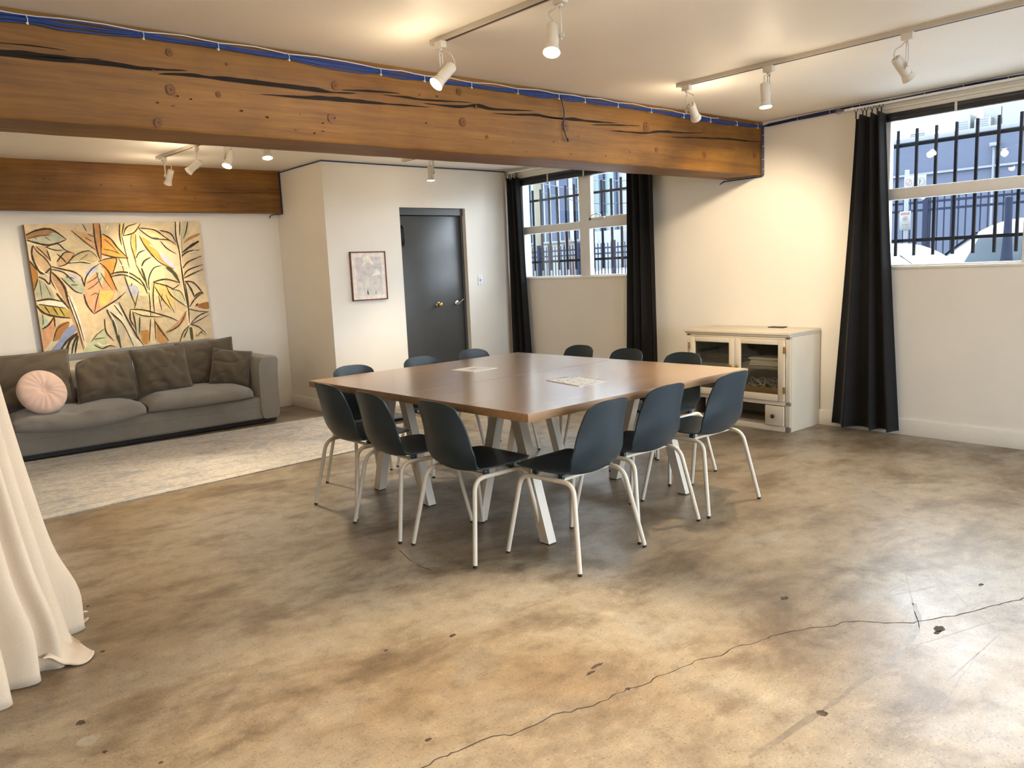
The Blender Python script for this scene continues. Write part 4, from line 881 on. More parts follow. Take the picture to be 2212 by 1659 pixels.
FILLS = [((206, 190, 152), [(420, 538), (542, 365), (659, 448), (645, 673), (505, 687)]), ((240, 222, 170), [(498, 144), (582, 60), (649, 239), (659, 448), (615, 594), (523, 526), (508, 333)]), ((244, 226, 170), [(572, 337), (689, 286), (743, 409), (710, 603), (634, 672), (610, 489)]), ((188, 190, 200), [(498, 509), (544, 490), (577, 538), (560, 589), (512, 576)]), ((158, 118, 76), [(2, 80), (57, 48), (121, 39), (161, 63), (140, 76), (106, 82), (47, 98), (7, 112)]), ((178, 178, 156), [(5, 113), (47, 98), (106, 82), (161, 65), (204, 117), (156, 144), (101, 155), (46, 137)]), ((196, 166, 128), [(27, 158), (75, 214), (99, 291), (95, 374), (72, 359), (33, 287), (24, 225)]), ((190, 160, 120), [(41, 159), (90, 170), (110, 264), (91, 242), (62, 199)]), ((172, 122, 56), [(-1, 268), (30, 349), (28, 397), (-1, 498), (-7, 353)]), ((176, 174, 148), [(27, 405), (61, 441), (89, 493), (98, 578), (46, 566), (2, 533)]), ((232, 222, 196), [(-1, 576), (80, 568), (143, 601), (150, 641), (83, 619), (18, 598)]), ((192, 166, 86), [(12, 604), (83, 621), (154, 648), (165, 721), (84, 697), (31, 649)]), ((208, 156, 116), [(8, 798), (82, 708), (78, 789), (44, 885), (3, 936)]), ((168, 118, 66), [(56, 886), (89, 776), (157, 749), (126, 839), (81, 883)]), ((138, 146, 176), [(6, 994), (79, 897), (130, 810), (201, 762), (182, 832), (118, 903), (72, 997)]), ((178, 196, 172), [(23, 676), (45, 735), (20, 775), (10, 745)]), ((186, 146, 106), [(103, 361), (135, 399), (165, 514), (184, 695), (221, 962), (201, 915), (157, 627), (106, 431)]), ((228, 214, 190), [(165, 521), (201, 596), (227, 845), (223, 962), (203, 791), (172, 629)]), ((190, 140, 88), [(367, 2), (401, 3), (400, 125), (381, 285), (368, 237), (365, 138)]), ((216, 172, 124), [(247, 57), (324, 76), (362, 145), (360, 205), (310, 149), (280, 107)]), ((228, 160, 78), [(410, 84), (461, 142), (495, 216), (536, 284), (462, 265), (387, 239)]), ((192, 174, 132), [(206, 300), (261, 217), (322, 217), (366, 280), (321, 310), (261, 302)]), ((196, 160, 116), [(140, 280), (192, 213), (241, 223), (202, 298), (144, 322)]), ((222, 148, 74), [(380, 299), (466, 281), (456, 344), (429, 415)]), ((214, 142, 72), [(379, 324), (411, 384), (433, 473), (447, 537), (395, 477), (378, 403)]), ((226, 164, 126), [(285, 446), (348, 387), (396, 470), (433, 539), (393, 634), (298, 701), (272, 618), (264, 531)]), ((234, 196, 108), [(347, 531), (427, 542), (382, 633), (339, 647)]), ((184, 186, 160), [(352, 358), (389, 354), (385, 426), (357, 489), (344, 422)]), ((178, 180, 204), [(183, 371), (220, 391), (254, 444), (216, 426)]), ((170, 176, 150), [(159, 407), (226, 427), (267, 509), (243, 536), (185, 473)]), ((176, 178, 206), [(283, 375), (340, 329), (359, 344), (299, 412)]), ((232, 172, 92), [(577, 98), (600, 94), (590, 236), (576, 308), (570, 242)]), ((230, 156, 74), [(617, 109), (675, 155), (726, 258), (806, 384), (760, 354), (685, 267), (643, 198)]), ((228, 196, 150), [(621, 51), (704, 53), (765, 104), (841, 193), (761, 144), (679, 126)]), ((190, 188, 208), [(720, 232), (792, 322), (814, 392), (747, 319)]), ((240, 206, 130), [(518, 11), (543, 5), (524, 101), (510, 86)]), ((226, 208, 160), [(529, 102), (548, 30), (610, 7), (636, 18), (602, 75)]), ((238, 200, 126), [(666, 486), (742, 515), (778, 633), (754, 723), (690, 601)]), ((196, 190, 150), [(767, 556), (828, 577), (856, 703), (807, 667)]), ((156, 108, 58), [(919, 702), (999, 687), (996, 746), (931, 729)]), ((196, 140, 72), [(550, 874), (600, 881), (583, 985), (553, 970)]), ((198, 150, 92), [(655, 811), (714, 981), (645, 979)]), ((170, 130, 82), [(880, 187), (923, 134), (993, 103), (990, 121), (927, 157)]), ((242, 220, 164), [(508, 695), (585, 711), (702, 775), (623, 769), (519, 734)]), ((192, 198, 156), [(258, 930), (333, 831), (347, 936), (313, 998), (210, 989)]), ((202, 152, 110), [(702, 902), (789, 828), (852, 734), (833, 818), (759, 890)]), ((232, 214, 178), [(853, 4), (882, 4), (868, 236), (865, 511), (865, 728), (871, 869), (848, 859), (844, 463), (844, 197)]), ((78, 84, 52), [(854, 887), (872, 897), (870, 990), (854, 987)]), ((226, 204, 160), [(654, 492), (671, 494), (644, 688), (637, 978), (597, 972), (631, 702)]), ((236, 222, 188), [(373, 665), (439, 650), (508, 899), (559, 990), (502, 996), (451, 823)])]
STROKES = [(0, 14, [(2, 77), (58, 46), (121, 36), (161, 63), (208, 120)]), (0, 14, [(2, 115), (46, 137), (101, 157), (156, 146), (208, 120)]), (1, 8, [(13, 102), (67, 87), (135, 83)]), (1, 6, [(42, 99), (55, 107)]), (1, 6, [(95, 91), (124, 127)]), (0, 14, [(27, 157), (17, 217), (23, 286), (43, 357), (71, 366), (101, 333), (90, 402)]), (0, 9, [(30, 157), (47, 205), (80, 255), (102, 312), (101, 333)]), (0, 12, [(29, 390), (60, 413), (84, 450), (96, 368)]), (0, 9, [(94, 174), (156, 149), (194, 200), (240, 230)]), (0, 8, [(90, 170), (140, 197), (184, 199)]), (0, 9, [(97, 194), (108, 278)]), (0, 8, [(43, 164), (75, 214), (108, 278)]), (0, 11, [(-1, 268), (31, 342)]), (0, 8, [(28, 404), (-1, 498)]), (1, 5, [(35, 418), (33, 558)]), (1, 5, [(61, 448), (86, 556)]), (0, 14, [(2, 572), (71, 565), (141, 593)]), (0, 15, [(-2, 603), (29, 663), (84, 697), (168, 722)]), (0, 9, [(13, 597), (83, 621), (150, 641)]), (0, 8, [(40, 614), (62, 673)]), (0, 8, [(83, 626), (104, 693)]), (0, 8, [(116, 637), (138, 704)]), (0, 12, [(9, 787), (47, 757), (78, 704)]), (0, 10, [(80, 704), (78, 782)]), (0, 7, [(56, 886), (92, 791), (157, 749)]), (1, 6, [(23, 676), (20, 739), (13, 752)]), (0, 16, [(105, 361), (137, 420), (161, 492), (167, 585), (184, 695)]), (0, 14, [(112, 523), (137, 582), (169, 650)]), (0, 8, [(106, 333), (94, 416), (113, 495)]), (0, 7, [(184, 695), (200, 812), (211, 975)]), (0, 7, [(174, 543), (204, 733), (223, 918)]), (0, 16, [(192, 840), (129, 897), (73, 990)]), (0, 14, [(191, 848), (150, 893), (99, 1001)]), (0, 13, [(164, 858), (136, 920), (121, 1005)]), (0, 13, [(190, 855), (160, 931), (143, 1008)]), (0, 12, [(194, 863), (175, 940), (162, 1004)]), (0, 9, [(139, 287), (186, 220), (221, 219)]), (0, 9, [(146, 225), (175, 268), (191, 304)]), (0, 8, [(144, 322), (191, 304), (240, 230)]), (0, 8, [(196, 301), (249, 238), (323, 214), (363, 266)]), (0, 10, [(196, 301), (262, 295), (321, 313)]), (2, 7, [(212, 295), (273, 289), (327, 310)]), (1, 5, [(258, 288), (315, 234)]), (0, 12, [(106, 320), (166, 345), (223, 370), (259, 408)]), (0, 10, [(108, 341), (164, 366), (193, 410), (218, 455)]), (0, 10, [(149, 407), (185, 473), (215, 519), (253, 540)]), (0, 7, [(174, 402), (217, 419)]), (0, 7, [(196, 467), (236, 471)]), (0, 8, [(259, 408), (267, 488)]), (0, 11, [(366, 2), (363, 131), (368, 237), (376, 288)]), (0, 9, [(401, 5), (397, 125), (382, 281)]), (1, 8, [(241, 52), (284, 113), (328, 171), (359, 209)]), (1, 6, [(307, 5), (325, 65)]), (1, 6, [(328, 80), (361, 109)]), (1, 6, [(310, 107), (346, 144)]), (0, 11, [(410, 86), (452, 127), (486, 201), (538, 284)]), (0, 9, [(389, 239), (451, 268), (538, 284)]), (1, 6, [(416, 126), (447, 170), (486, 244)]), (1, 6, [(401, 204), (457, 221), (496, 252)]), (0, 9, [(364, 298), (418, 280), (468, 281), (452, 351), (429, 415)]), (0, 9, [(373, 309), (412, 377), (433, 473), (449, 541)]), (0, 10, [(267, 488), (283, 418), (321, 356), (373, 313)]), (0, 10, [(258, 544), (268, 632), (298, 704)]), (0, 10, [(298, 704), (375, 651), (439, 606), (493, 552)]), (1, 7, [(283, 461), (339, 422), (354, 380)]), (1, 7, [(282, 511), (327, 479), (370, 425)]), (0, 7, [(302, 694), (322, 609), (348, 524)]), (1, 6, [(344, 379), (355, 467), (369, 519)]), (1, 6, [(369, 388), (396, 470), (422, 524)]), (1, 6, [(291, 562), (325, 544), (338, 567)]), (0, 12, [(425, 400), (485, 390), (542, 409), (591, 465)]), (0, 10, [(425, 422), (488, 412), (549, 446), (607, 518)]), (0, 10, [(516, 8), (506, 94), (509, 180)]), (0, 9, [(540, 5), (518, 101)]), (0, 9, [(526, 105), (553, 38), (615, 10)]), (0, 9, [(526, 105), (591, 82), (637, 11)]), (1, 7, [(518, 108), (528, 254), (537, 364)]), (1, 7, [(482, 280), (496, 340), (501, 391)]), (1, 8, [(575, 96), (564, 176), (577, 294), (578, 338)]), (1, 8, [(600, 94), (589, 236)]), (1, 9, [(578, 338), (613, 459), (627, 490)]), (0, 9, [(583, 287), (605, 244), (646, 224)]), (0, 11, [(609, 355), (630, 312), (672, 285)]), (3, 16, [(607, 369), (617, 430), (627, 535)]), (0, 9, [(636, 551), (641, 461), (679, 375), (732, 356)]), (0, 9, [(622, 580), (608, 503), (582, 442)]), (0, 10, [(622, 47), (713, 65), (774, 126), (836, 189)]), (0, 9, [(621, 51), (695, 130), (789, 149), (836, 189)]), (0, 9, [(620, 109), (653, 209), (718, 325), (802, 391)]), (0, 10, [(747, 70), (811, 98), (838, 174)]), (3, 26, [(758, 373), (799, 421), (830, 508)]), (0, 8, [(743, 155), (776, 216), (828, 264)]), (3, 14, [(695, 130), (739, 140)]), (0, 12, [(851, 2), (843, 122), (852, 258), (849, 387)]), (0, 10, [(879, 3), (866, 122)]), (0, 9, [(929, 4), (912, 79), (887, 146)]), (0, 20, [(985, 169), (927, 209), (869, 259)]), (0, 11, [(863, 289), (905, 253), (983, 242)]), (0, 11, [(861, 388), (901, 337), (993, 293)]), (0, 10, [(859, 456), (894, 405), (994, 366)]), (0, 10, [(857, 472), (920, 438), (990, 405)]), (0, 12, [(852, 356), (853, 510), (860, 719)]), (3, 13, [(862, 510), (866, 665), (858, 852)]), (0, 12, [(860, 499), (918, 515), (973, 614)]), (0, 14, [(872, 503), (899, 576), (911, 635)]), (0, 12, [(911, 631), (950, 604), (973, 614)]), (0, 9, [(873, 713), (916, 647), (961, 613)]), (0, 10, [(929, 692), (908, 717)]), (0, 8, [(865, 732), (928, 758), (993, 770)]), (0, 9, [(863, 861), (924, 797), (993, 770)]), (0, 8, [(868, 865), (932, 830), (994, 794)]), (0, 8, [(862, 864), (914, 891), (961, 961)]), (0, 10, [(666, 486), (747, 470), (830, 508)]), (0, 9, [(666, 490), (742, 523), (785, 550), (829, 515)]), (0, 8, [(670, 524), (707, 626), (754, 723)]), (0, 8, [(742, 523), (767, 609), (860, 719)]), (1, 7, [(772, 556), (828, 584), (852, 687)]), (1, 6, [(711, 588), (698, 656)]), (1, 6, [(733, 598), (752, 684), (774, 756)]), (1, 6, [(687, 601), (696, 724)]), (0, 8, [(632, 566), (629, 671), (623, 769)]), (0, 8, [(671, 494), (654, 598), (650, 734)]), (0, 10, [(504, 695), (585, 708), (692, 762), (746, 792), (789, 828)]), (0, 8, [(523, 719), (591, 758), (702, 778)]), (0, 11, [(506, 703), (500, 777), (520, 840)]), (0, 9, [(519, 711), (525, 795), (524, 901)]), (0, 9, [(557, 761), (542, 896)]), (0, 8, [(621, 784), (595, 972)]), (0, 8, [(644, 787), (635, 970)]), (0, 8, [(642, 802), (677, 899), (714, 981)]), (1, 9, [(502, 428), (517, 532), (541, 661)]), (1, 7, [(539, 483), (530, 511)]), (1, 7, [(569, 560), (541, 661), (532, 690)]), (0, 9, [(371, 680), (408, 728), (457, 816), (498, 988)]), (0, 9, [(447, 629), (488, 790), (532, 932), (558, 997)]), (0, 7, [(418, 648), (460, 749)]), (3, 22, [(399, 764), (410, 855), (423, 996)]), (0, 8, [(353, 751), (351, 855), (390, 935)]), (0, 7, [(371, 680), (393, 771)]), (1, 6, [(259, 923), (297, 869), (349, 825)]), (1, 6, [(277, 904), (341, 898)]), (0, 9, [(274, 947), (315, 983), (359, 968), (395, 984)]), (2, 12, [(290, 928), (317, 961), (366, 954)]), (2, 10, [(481, 331), (526, 364), (523, 437)]), (2, 9, [(381, 688), (411, 796), (416, 893)]), (2, 9, [(673, 181), (718, 228)]), (2, 8, [(434, 55), (449, 20)]), (2, 8, [(903, 268), (959, 245)]), (2, 8, [(49, 343), (87, 395)]), (0, 9, [(702, 910), (747, 892), (798, 852), (852, 742)]), (0, 9, [(782, 999), (815, 917), (862, 868)]), (0, 8, [(809, 971), (847, 890)]), (0, 5, [(890, 943), (893, 967), (906, 961), (911, 938)]), (0, 5, [(909, 962), (927, 932), (932, 949), (960, 969)]), (0, 4, [(920, 947), (947, 919)])]

fl = MB(); fmats = []; 
for j, (rgb, pts) in enumerate(FILLS):
    mt = paint(rgb)
    if mt not in fmats: fmats.append(mt)
    P = catmull([Vector((a/1000, b/1000)) for a, b in pts+[pts[0]]], 4)[:-1]; c = sum(P, Vector((0, 0)))/len(P); d = .0006+.00004*j
    fl.add([cv(min(1, max(0, p.x)), min(1, max(0, p.y)), d) for p in P]+[cv(c.x, c.y, d)], [(i, (i+1) % len(P), len(P)) for i in range(len(P))], fmats.index(mt))
obj('painted_leaves', fl, fmats, t, recalc=False)
st = MB(); smats = [paint((62, 48, 30)), paint((96, 74, 46)), paint((240, 228, 196)), paint((70, 72, 50))]
for j, (mi, w, pts) in enumerate(STROKES):
    P = catmull([Vector((a/1000, b/1000)) for a, b in pts], 6); vs_ = []; rnd = random.Random(j)
    for i, p in enumerate(P):
        d = P[min(len(P)-1, i+1)]-P[max(0, i-1)]; d = Vector((d.x*PW, d.y*PH)); n2 = Vector((-d.y, d.x)); n2 = n2.normalized() if n2.length else Vector((0, 1))
        q = i/(len(P)-1); ww = w*.00062*(.30+.70*math.sin(math.pi*min(1, .08+q*.95))**.8)*(.8+.4*rnd.random()); z = .0018+.00003*j
        ok = lambda e: cv(min(1, max(0, p.x+n2.x*e/PW)), min(1, max(0, p.y+n2.y*e/PH)), z)
        vs_ += [ok(ww), ok(-ww)]
    st.add(vs_, [(2*i, 2*i+1, 2*i+3, 2*i+2) for i in range(len(P)-1)], mi)
obj('brush_lines', st, smats, t, recalc=False)
# small framed flower print on the closet wall
t = thing('framed_print', 'small faded flower print in a thin brown frame beside the dark door', 'picture', (-1.972, YD-.02, 1.40))
x0, x1, z0, z1 = -2.180, -1.763, 1.152, 1.652; y = YD-.024
m = MB(); w = .012
for lo, hi in (((x0, y, z0), (x0+w, YD-.001, z1)), ((x1-w, y, z0), (x1, YD-.001, z1)), ((x0, y, z0), (x1, YD-.001, z0+w)), ((x0, y, z1-w), (x1, YD-.001, z1))): m.box(lo, hi, .002)
obj('frame', m, paint((110, 72, 56)), t)
m = MB(); m.box((x0+w, y+.008, z0+w), (x1-w, y+.012, z1-w)); mt = obj('mat_board', m, paint((236, 224, 214)), t)
def fp(u, v): return (x0+.06+(x1-x0-.115)*u, y+.0076, z1-.055-(z1-z0-.105)*v)
m = MB(); m.add([fp(0, 0), fp(1, 0), fp(1, .62), fp(0, .62)], [(0, 1, 2, 3)], 0); m.add([fp(0, .62), fp(1, .62), fp(1, 1), fp(0, 1)], [(0, 1, 2, 3)], 1)
def petal(c, pts, mi): 
    P = catmull([Vector(p) for p in pts+[pts[0]]], 4)[:-1]; m.add([Vector(fp(*p))+Vector((0, -.0003, 0)) for p in P]+[Vector(fp(*c))+Vector((0, -.0003, 0))], [(i, (i+1) % len(P), len(P)) for i in range(len(P))], mi)
petal((.45, .1), [(.30, .02), (.45, -.02), (.58, .03), (.62, .10), (.72, .20), (.60, .19), (.50, .13), (.38, .17), (.22, .26), (.28, .14)], 2)
petal((.80, .42), [(.68, .36), (.78, .31), (.88, .36), (.98, .50), (.86, .47), (.74, .49), (.55, .50), (.66, .44)], 2)
for a, b in (((.44, .14), (.40, .98)), ((.80, .48), (.72, .95)), ((.30, .60), (.42, .98)), ((.55, .55), (.46, .98)), ((.98, .55), (.74, .95)), ((.08, .72), (.34, .98)), ((.64, .6), (.70, .95))):
    A, B = Vector(a), Vector(b); n2 = Vector((.014, 0)); m.add([Vector(fp(*(A-n2*.4)))+Vector((0, -.0006, 0)), Vector(fp(*(A+n2*.4)))+Vector((0, -.0006, 0)), Vector(fp(*(B+n2*1.6)))+Vector((0, -.0006, 0)), Vector(fp(*(B-n2*1.6)))+Vector((0, -.0006, 0))], [(0, 1, 2, 3)], 3)
obj('flower_image', m, [paint((212, 205, 202)), paint((222, 214, 206)), paint((238, 230, 218)), paint((206, 212, 202))], t, recalc=False)
t = thing('light_switch', 'white switch plate between dark door and black curtain', 'switch', (-.506, YD, 1.30))
m = MB(); m.box((-.540, YD-.006, 1.238), (-.474, YD, 1.358), .003); obj('switch_plate', m, paint((226, 228, 236)), t)
m = MB(); m.box((-.516, YD-.012, 1.285), (-.498, YD-.005, 1.312), .002); m.tube([(-.507, YD-.008, 1.335), (-.507, YD-.005, 1.335)], .004, 8); m.tube([(-.507, YD-.008, 1.262), (-.507, YD-.005, 1.262)], .004, 8); obj('toggle', m, paint((150, 152, 165)), t)

# ================================================================== CABINET
CX, CYA, CYB = -.475, -.552, .455        # front plane, right end, left end as seen from the room
t = thing('display_cabinet', 'low cream cabinet with two glass doors under the wall between the windows', 'cabinet', (-.24, -.05, 0))
m = MB(); th = .02
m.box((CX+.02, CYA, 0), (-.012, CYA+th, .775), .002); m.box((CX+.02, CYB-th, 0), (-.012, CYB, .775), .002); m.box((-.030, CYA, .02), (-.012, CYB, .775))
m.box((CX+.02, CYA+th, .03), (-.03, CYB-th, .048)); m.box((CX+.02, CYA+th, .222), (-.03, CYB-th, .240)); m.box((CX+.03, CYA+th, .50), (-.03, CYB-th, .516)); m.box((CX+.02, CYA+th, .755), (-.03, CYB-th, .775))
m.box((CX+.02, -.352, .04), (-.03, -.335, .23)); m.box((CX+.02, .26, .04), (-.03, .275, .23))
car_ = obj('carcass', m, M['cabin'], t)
m = MB()
m.box((CX, CYA, 0), (CX+.024, CYA+.042, .775), .003); m.box((CX, CYB-.042, 0), (CX+.024, CYB, .775), .003); m.box((CX, CYA, 0), (CX+.022, CYB, .048), .003); m.box((CX, CYA, .215), (CX+.022, CYB, .250), .003); m.box((CX, CYA, .752), (CX+.022, CYB, .775), .003)
m.box((CX+.022, CYA-.002, .002), (-.014, CYA-.0002, .774), .0008)      # painted side skin
m.box((CX+.022, CYB+.0002, .002), (-.014, CYB+.002, .774), .0008)
obj('face_frame', m, M['cab'], t)
m = MB(); m.box((CX-.022, CYA-.006, .790), (-.010, CYB+.022, .812), .004); m.box((CX-.012, CYA-.004, .775), (-.010, CYB+.012, .790), .004); obj('moulded_top', m, M['cab'], t)
def cabdoor(ya, yb, knob_y, hinge_y):
    x0, x1 = CX-.020, CX-.001; z0, z1, w = .252, .752, .055
    m = MB(); m.box((x0, ya, z0), (x1, ya+w, z1), .003); m.box((x0, yb-w, z0), (x1, yb, z1), .003); m.box((x0, ya+w, z0), (x1, yb-w, z0+w), .003); m.box((x0, ya+w, z1-w*.75), (x1, yb-w, z1), .003)
    d = obj('door', m, M['cab'], t)
    m = MB(); m.box((CX-.010, ya+w-.004, z0+w-.004), (CX-.007, yb-w+.004, z1-w*.75+.004)); obj('glass_pane', m, M['cabglass'], d)
    m = MB(); K = Matrix.Translation((x0, knob_y, .512)) @ Matrix.Rotation(R(-90), 4, 'Y')
    m.lathe([(.010, 0), (.006, .006), (.006, .014), (.017, .018), (.019, .024), (.012, .030), (.003, .032)], 16, K)
    for k in range(6): 
        a = k*1.0472; m.lathe([(.001, .016), (.007, .018), (.0075, .024), (.004, .029), (.001, .030)], 10, K @ Matrix.Translation((.015*math.cos(a), .015*math.sin(a), 0)))
    obj('knob', m, M['brass'], d)
    for z in (.345, .672):
        m = MB(); m.box((x0-.004, hinge_y-.011, z-.027), (x0+.0005, hinge_y+.011, z+.027), .002); m.tube([(x0-.005, hinge_y, z-.024), (x0-.005, hinge_y, z+.024)], .0045, 8); obj('hinge', m, M['brass'], d)
cabdoor(-.510, -.052, -.082, -.513); cabdoor(-.048, .413, -.018, .416)
m = MB(); m.box((CX-.018, CYA+.044, .050), (CX-.001, -.338, .212), .004); dr = obj('drawer', m, M['cab'], t)
m = MB(); m.lathe([(.008, 0), (.006, .008), (.016, .014), (.0175, .022), (.012, .028), (.002, .030)], 18, Matrix.Translation((CX-.018, -.418, .128)) @ Matrix.Rotation(R(-90), 4, 'Y')); obj('knob', m, M['black'], dr)
# things in and on the cabinet
m = MB(); m.box((-.12, -.27, .8125), (-.045, -.13, .8205), .002); tag(obj('tablet', m, M['black'], org=(-.08, -.2, .8125)), 'thin black tablet lying on the cream cabinet', 'tablet')
t = thing('wooden_box', 'honey-coloured wooden box of cables behind the glass door', 'box', (-.28, -.25, .2405))
m = MB(); a, b, c, d_, z0, z1 = -.42, -.16, -.455, -.08, .2405, .345; w = .012
m.box((a, c, z0), (b, d_, z0+w)); m.box((a, c, z0), (a+w, d_, z1), .002); m.box((b-w, c, z0), (b, d_, z1), .002); m.box((a, c, z0), (b, c+w, z1), .002); m.box((a, d_-w, z0), (b, d_, z1), .002); obj('box_body', m, M['crate'], t)
rnd = random.Random(11)
for k in range(9):
    y = rnd.uniform(-.42, -.12); x = rnd.uniform(-.39, -.20); pts = []
    for q in range(7):
        a = q/6; pts.append((max(-.435 if q in (2, 3) else -.40, min(-.19, x+.07*math.sin(q*2.1+k))), max(-.44, min(-.095, y+.10*math.cos(q*1.7+k*.8))), .262+.105*math.sin(math.pi*a)*rnd.uniform(.6, 1.25)+(.03 if 0 < q < 6 else 0)))
    m = MB(); m.tube(catmull(pts, 5), .0038, 6)
    tag(obj('charging_cable', m, M['whitec'], org=pts[0]), 'white looped cable lying in the wooden box', 'cable', 'white cables in the wooden box')
def clothpile(name, lab, lo, hi, n, mat, seed):
    m = MB(); rnd = random.Random(seed); z = lo[2]; h = (hi[2]-lo[2])/n
    for k in range(n):
        e = rnd.uniform(0, .02); m.box((lo[0]+e, lo[1]+e, z), (hi[0]-rnd.uniform(0, .02), hi[1]-e, z+h*.96), h*.35, seg=3); z += h
    m.v = [(x+.006*noise.noise(Vector((x*14, y*14, z2*20+seed))), y+.006*noise.noise(Vector((x*14+5, y*14, z2*20))), z2+.006*noise.noise(Vector((x*9, y*9, seed)))*(1 if z2 > lo[2]+.003 else 0)) for x, y, z2 in m.v]
    tag(obj(name, m, mat, org=lo, sharp=70), lab, 'linen')
clothpile('folded_linen', 'pile of folded pale linen on the cabinet shelf, behind the right glass door', (-.40, -.44, .5162), (-.12, -.12, .585), 4, M['hem'], 3)
clothpile('folded_linen', 'crumpled grey-brown linen on the cabinet shelf, behind the left glass door', (-.40, .02, .5162), (-.12, .36, .575), 3, M['cushion'], 9)

# ================================================================== BLACK CURTAINS, RODS
def curtain(lab, yt0, yt1, yb0, yb1, ztop, zbot, folds, amp, seed, xc=-.085):
    t = thing('black_curtain', lab, 'curtain', (xc, (yb0+yb1)/2, zbot), group='black curtains at the street windows')
    m = MB(); nu, nv = folds*22, 44
    def f(u, v):
        k = (1-v); e = k**1.2; y = (yt0+(yb0-yt0)*e)*(1-u)+(yt1+(yb1-yt1)*e)*u
        w_ = u+.05*math.sin(6.283*u+seed)+.03*noise.noise(Vector((u*3, v*.8, seed)))
        ph = 2*math.pi*folds*w_; a = amp*(.80+.30*e)*(1+.35*noise.noise(Vector((u*4, seed, v*.6))))
        s_ = math.sin(ph); s_ = math.copysign(abs(s_)**.8, s_)
        x = xc - .02*e + a*s_ + .10*a*math.sin(2.0*ph+seed)
        x = min(x, -.024+.006*s_)
        y += .30*a*math.cos(ph)*(.3+.7*e)
        return (x, y, zbot+(ztop-zbot)*v-.010*(1+s_)*(v > .97)+.004*s_*(v < .01))
    m.grid(f, nu, nv); obj('curtain_cloth', m, M['curtain'], t, solid=.003, sharp=75)
    for k in range(6):
        y = yt0+(yt1-yt0)*(k+.5)/6+.008*math.sin(k*2.7+seed); m = MB(); n = 20
        m.tube([(xc+.0175*math.sin(6.2832*q/n)*.35, y+.0175*math.sin(6.2832*q/n)*.94, 2.497+.0175*math.cos(6.2832*q/n)) for q in range(n+1)], .0022, 6, caps=False)
        m.box((xc-.004, y-.004, ztop-.022), (xc+.004, y+.004, 2.482), .001); obj('ring', m, M['black'], t)
curtain('black curtain in the corner beside the dark door', 3.325, 3.095, 3.325, 2.97, 2.452, .03, 3, .034, 1.3)
curtain('black curtain below the end of the big beam, at the side of the first window', 1.45, 1.125, 1.485, 1.06, 2.452, .03, 3, .036, 4.1)
curtain('black curtain at the near window, beside the cream cabinet', -.850, -1.080, -.700, -1.245, 2.452, .035, 3, .040, 7.7)
def rod(y0, y1, lab):
    t = thing('curtain_rod', lab, 'curtain rod', (-.085, y0, 2.508), group='white curtain rods above the street windows')
    m = MB(); m.tube([(-.085, y0, 2.508), (-.085, y1, 2.508)], .009, 12); obj('rod', m, M['rod'], t)
    for y in (y0-.06, y1+.08):
        m = MB(); m.box((-.004, y-.012, 2.49), (0, y+.012, 2.53), .001); m.tube([(-.002, y, 2.51), (-.085, y, 2.508)], .005, 8); m.lathe([(.012, -.010), (.013, 0), (.012, .010)], 12, Matrix.Translation((-.085, y, 2.508)) @ Matrix.Rotation(R(90), 4, 'X')); obj('bracket', m, M['rod'], t)
    m = MB(); K = Matrix.Translation((-.085, y0, 2.508)) @ Matrix.Rotation(R(-90), 4, 'X')
    m.lathe([(.009, 0), (.012, .004), (.012, .016), (.008, .020), (.011, .026), (.019, .036), (.022, .048), (.019, .060), (.010, .068), (.002, .070)], 20, K); obj('finial', m, M['clear'], t)
rod(-.77, -3.05, 'white curtain rod with a glass finial, above the near window'); rod(3.265, 1.00, 'white curtain rod above the window by the dark door')

# ================================================================== TRACK LIGHTS
def track(a, b, lab):
    a, b = Vector(a), Vector(b); d = (b-a).normalized(); n = Vector((-d.y, d.x))*.018
    t = thing('light_track', lab, 'light track', (a.x, a.y, ZC), group='white ceiling light tracks')
    def q(p, s, z): return (p.x+n.x*s, p.y+n.y*s, z)
    m = MB(); z0 = ZC-.024; m.add([q(a, -1, z0), q(a, 1, z0), q(a, 1, ZC-.0005), q(a, -1, ZC-.0005), q(b, -1, z0), q(b, 1, z0), q(b, 1, ZC-.0005), q(b, -1, ZC-.0005)], [(0, 1, 2, 3), (7, 6, 5, 4), (0, 4, 5, 1), (1, 5, 6, 2), (2, 6, 7, 3), (3, 7, 4, 0)]); obj('track_body', m, M['track'], t)
    m = MB(); a2, b2 = a+d*.02, b-d*.02; z1 = z0-.0012; m.add([q(a2, -.36, z1), q(a2, .36, z1), q(b2, .36, z1), q(b2, -.36, z1), q(a2, -.36, z0), q(a2, .36, z0), q(b2, .36, z0), q(b2, -.36, z0)], [(0, 1, 2, 3), (7, 6, 5, 4), (0, 4, 5, 1), (1, 5, 6, 2), (2, 6, 7, 3), (3, 7, 4, 0)]); obj('slot', m, M['slot'], t)
track((-3.770, -.515), (-3.66, -4.6), 'white light track running out over the bare floor, nearer the viewer')
track((-1.852, -.545), (-1.70, -4.5), 'white light track running beside the near window')
track((-3.822, 3.770), (-3.66, 1.2), 'white light track over the rug before the painting')
track((-1.66, 3.05), (-1.60, 1.0), 'white light track before the dark door, mostly hidden by the big beam')
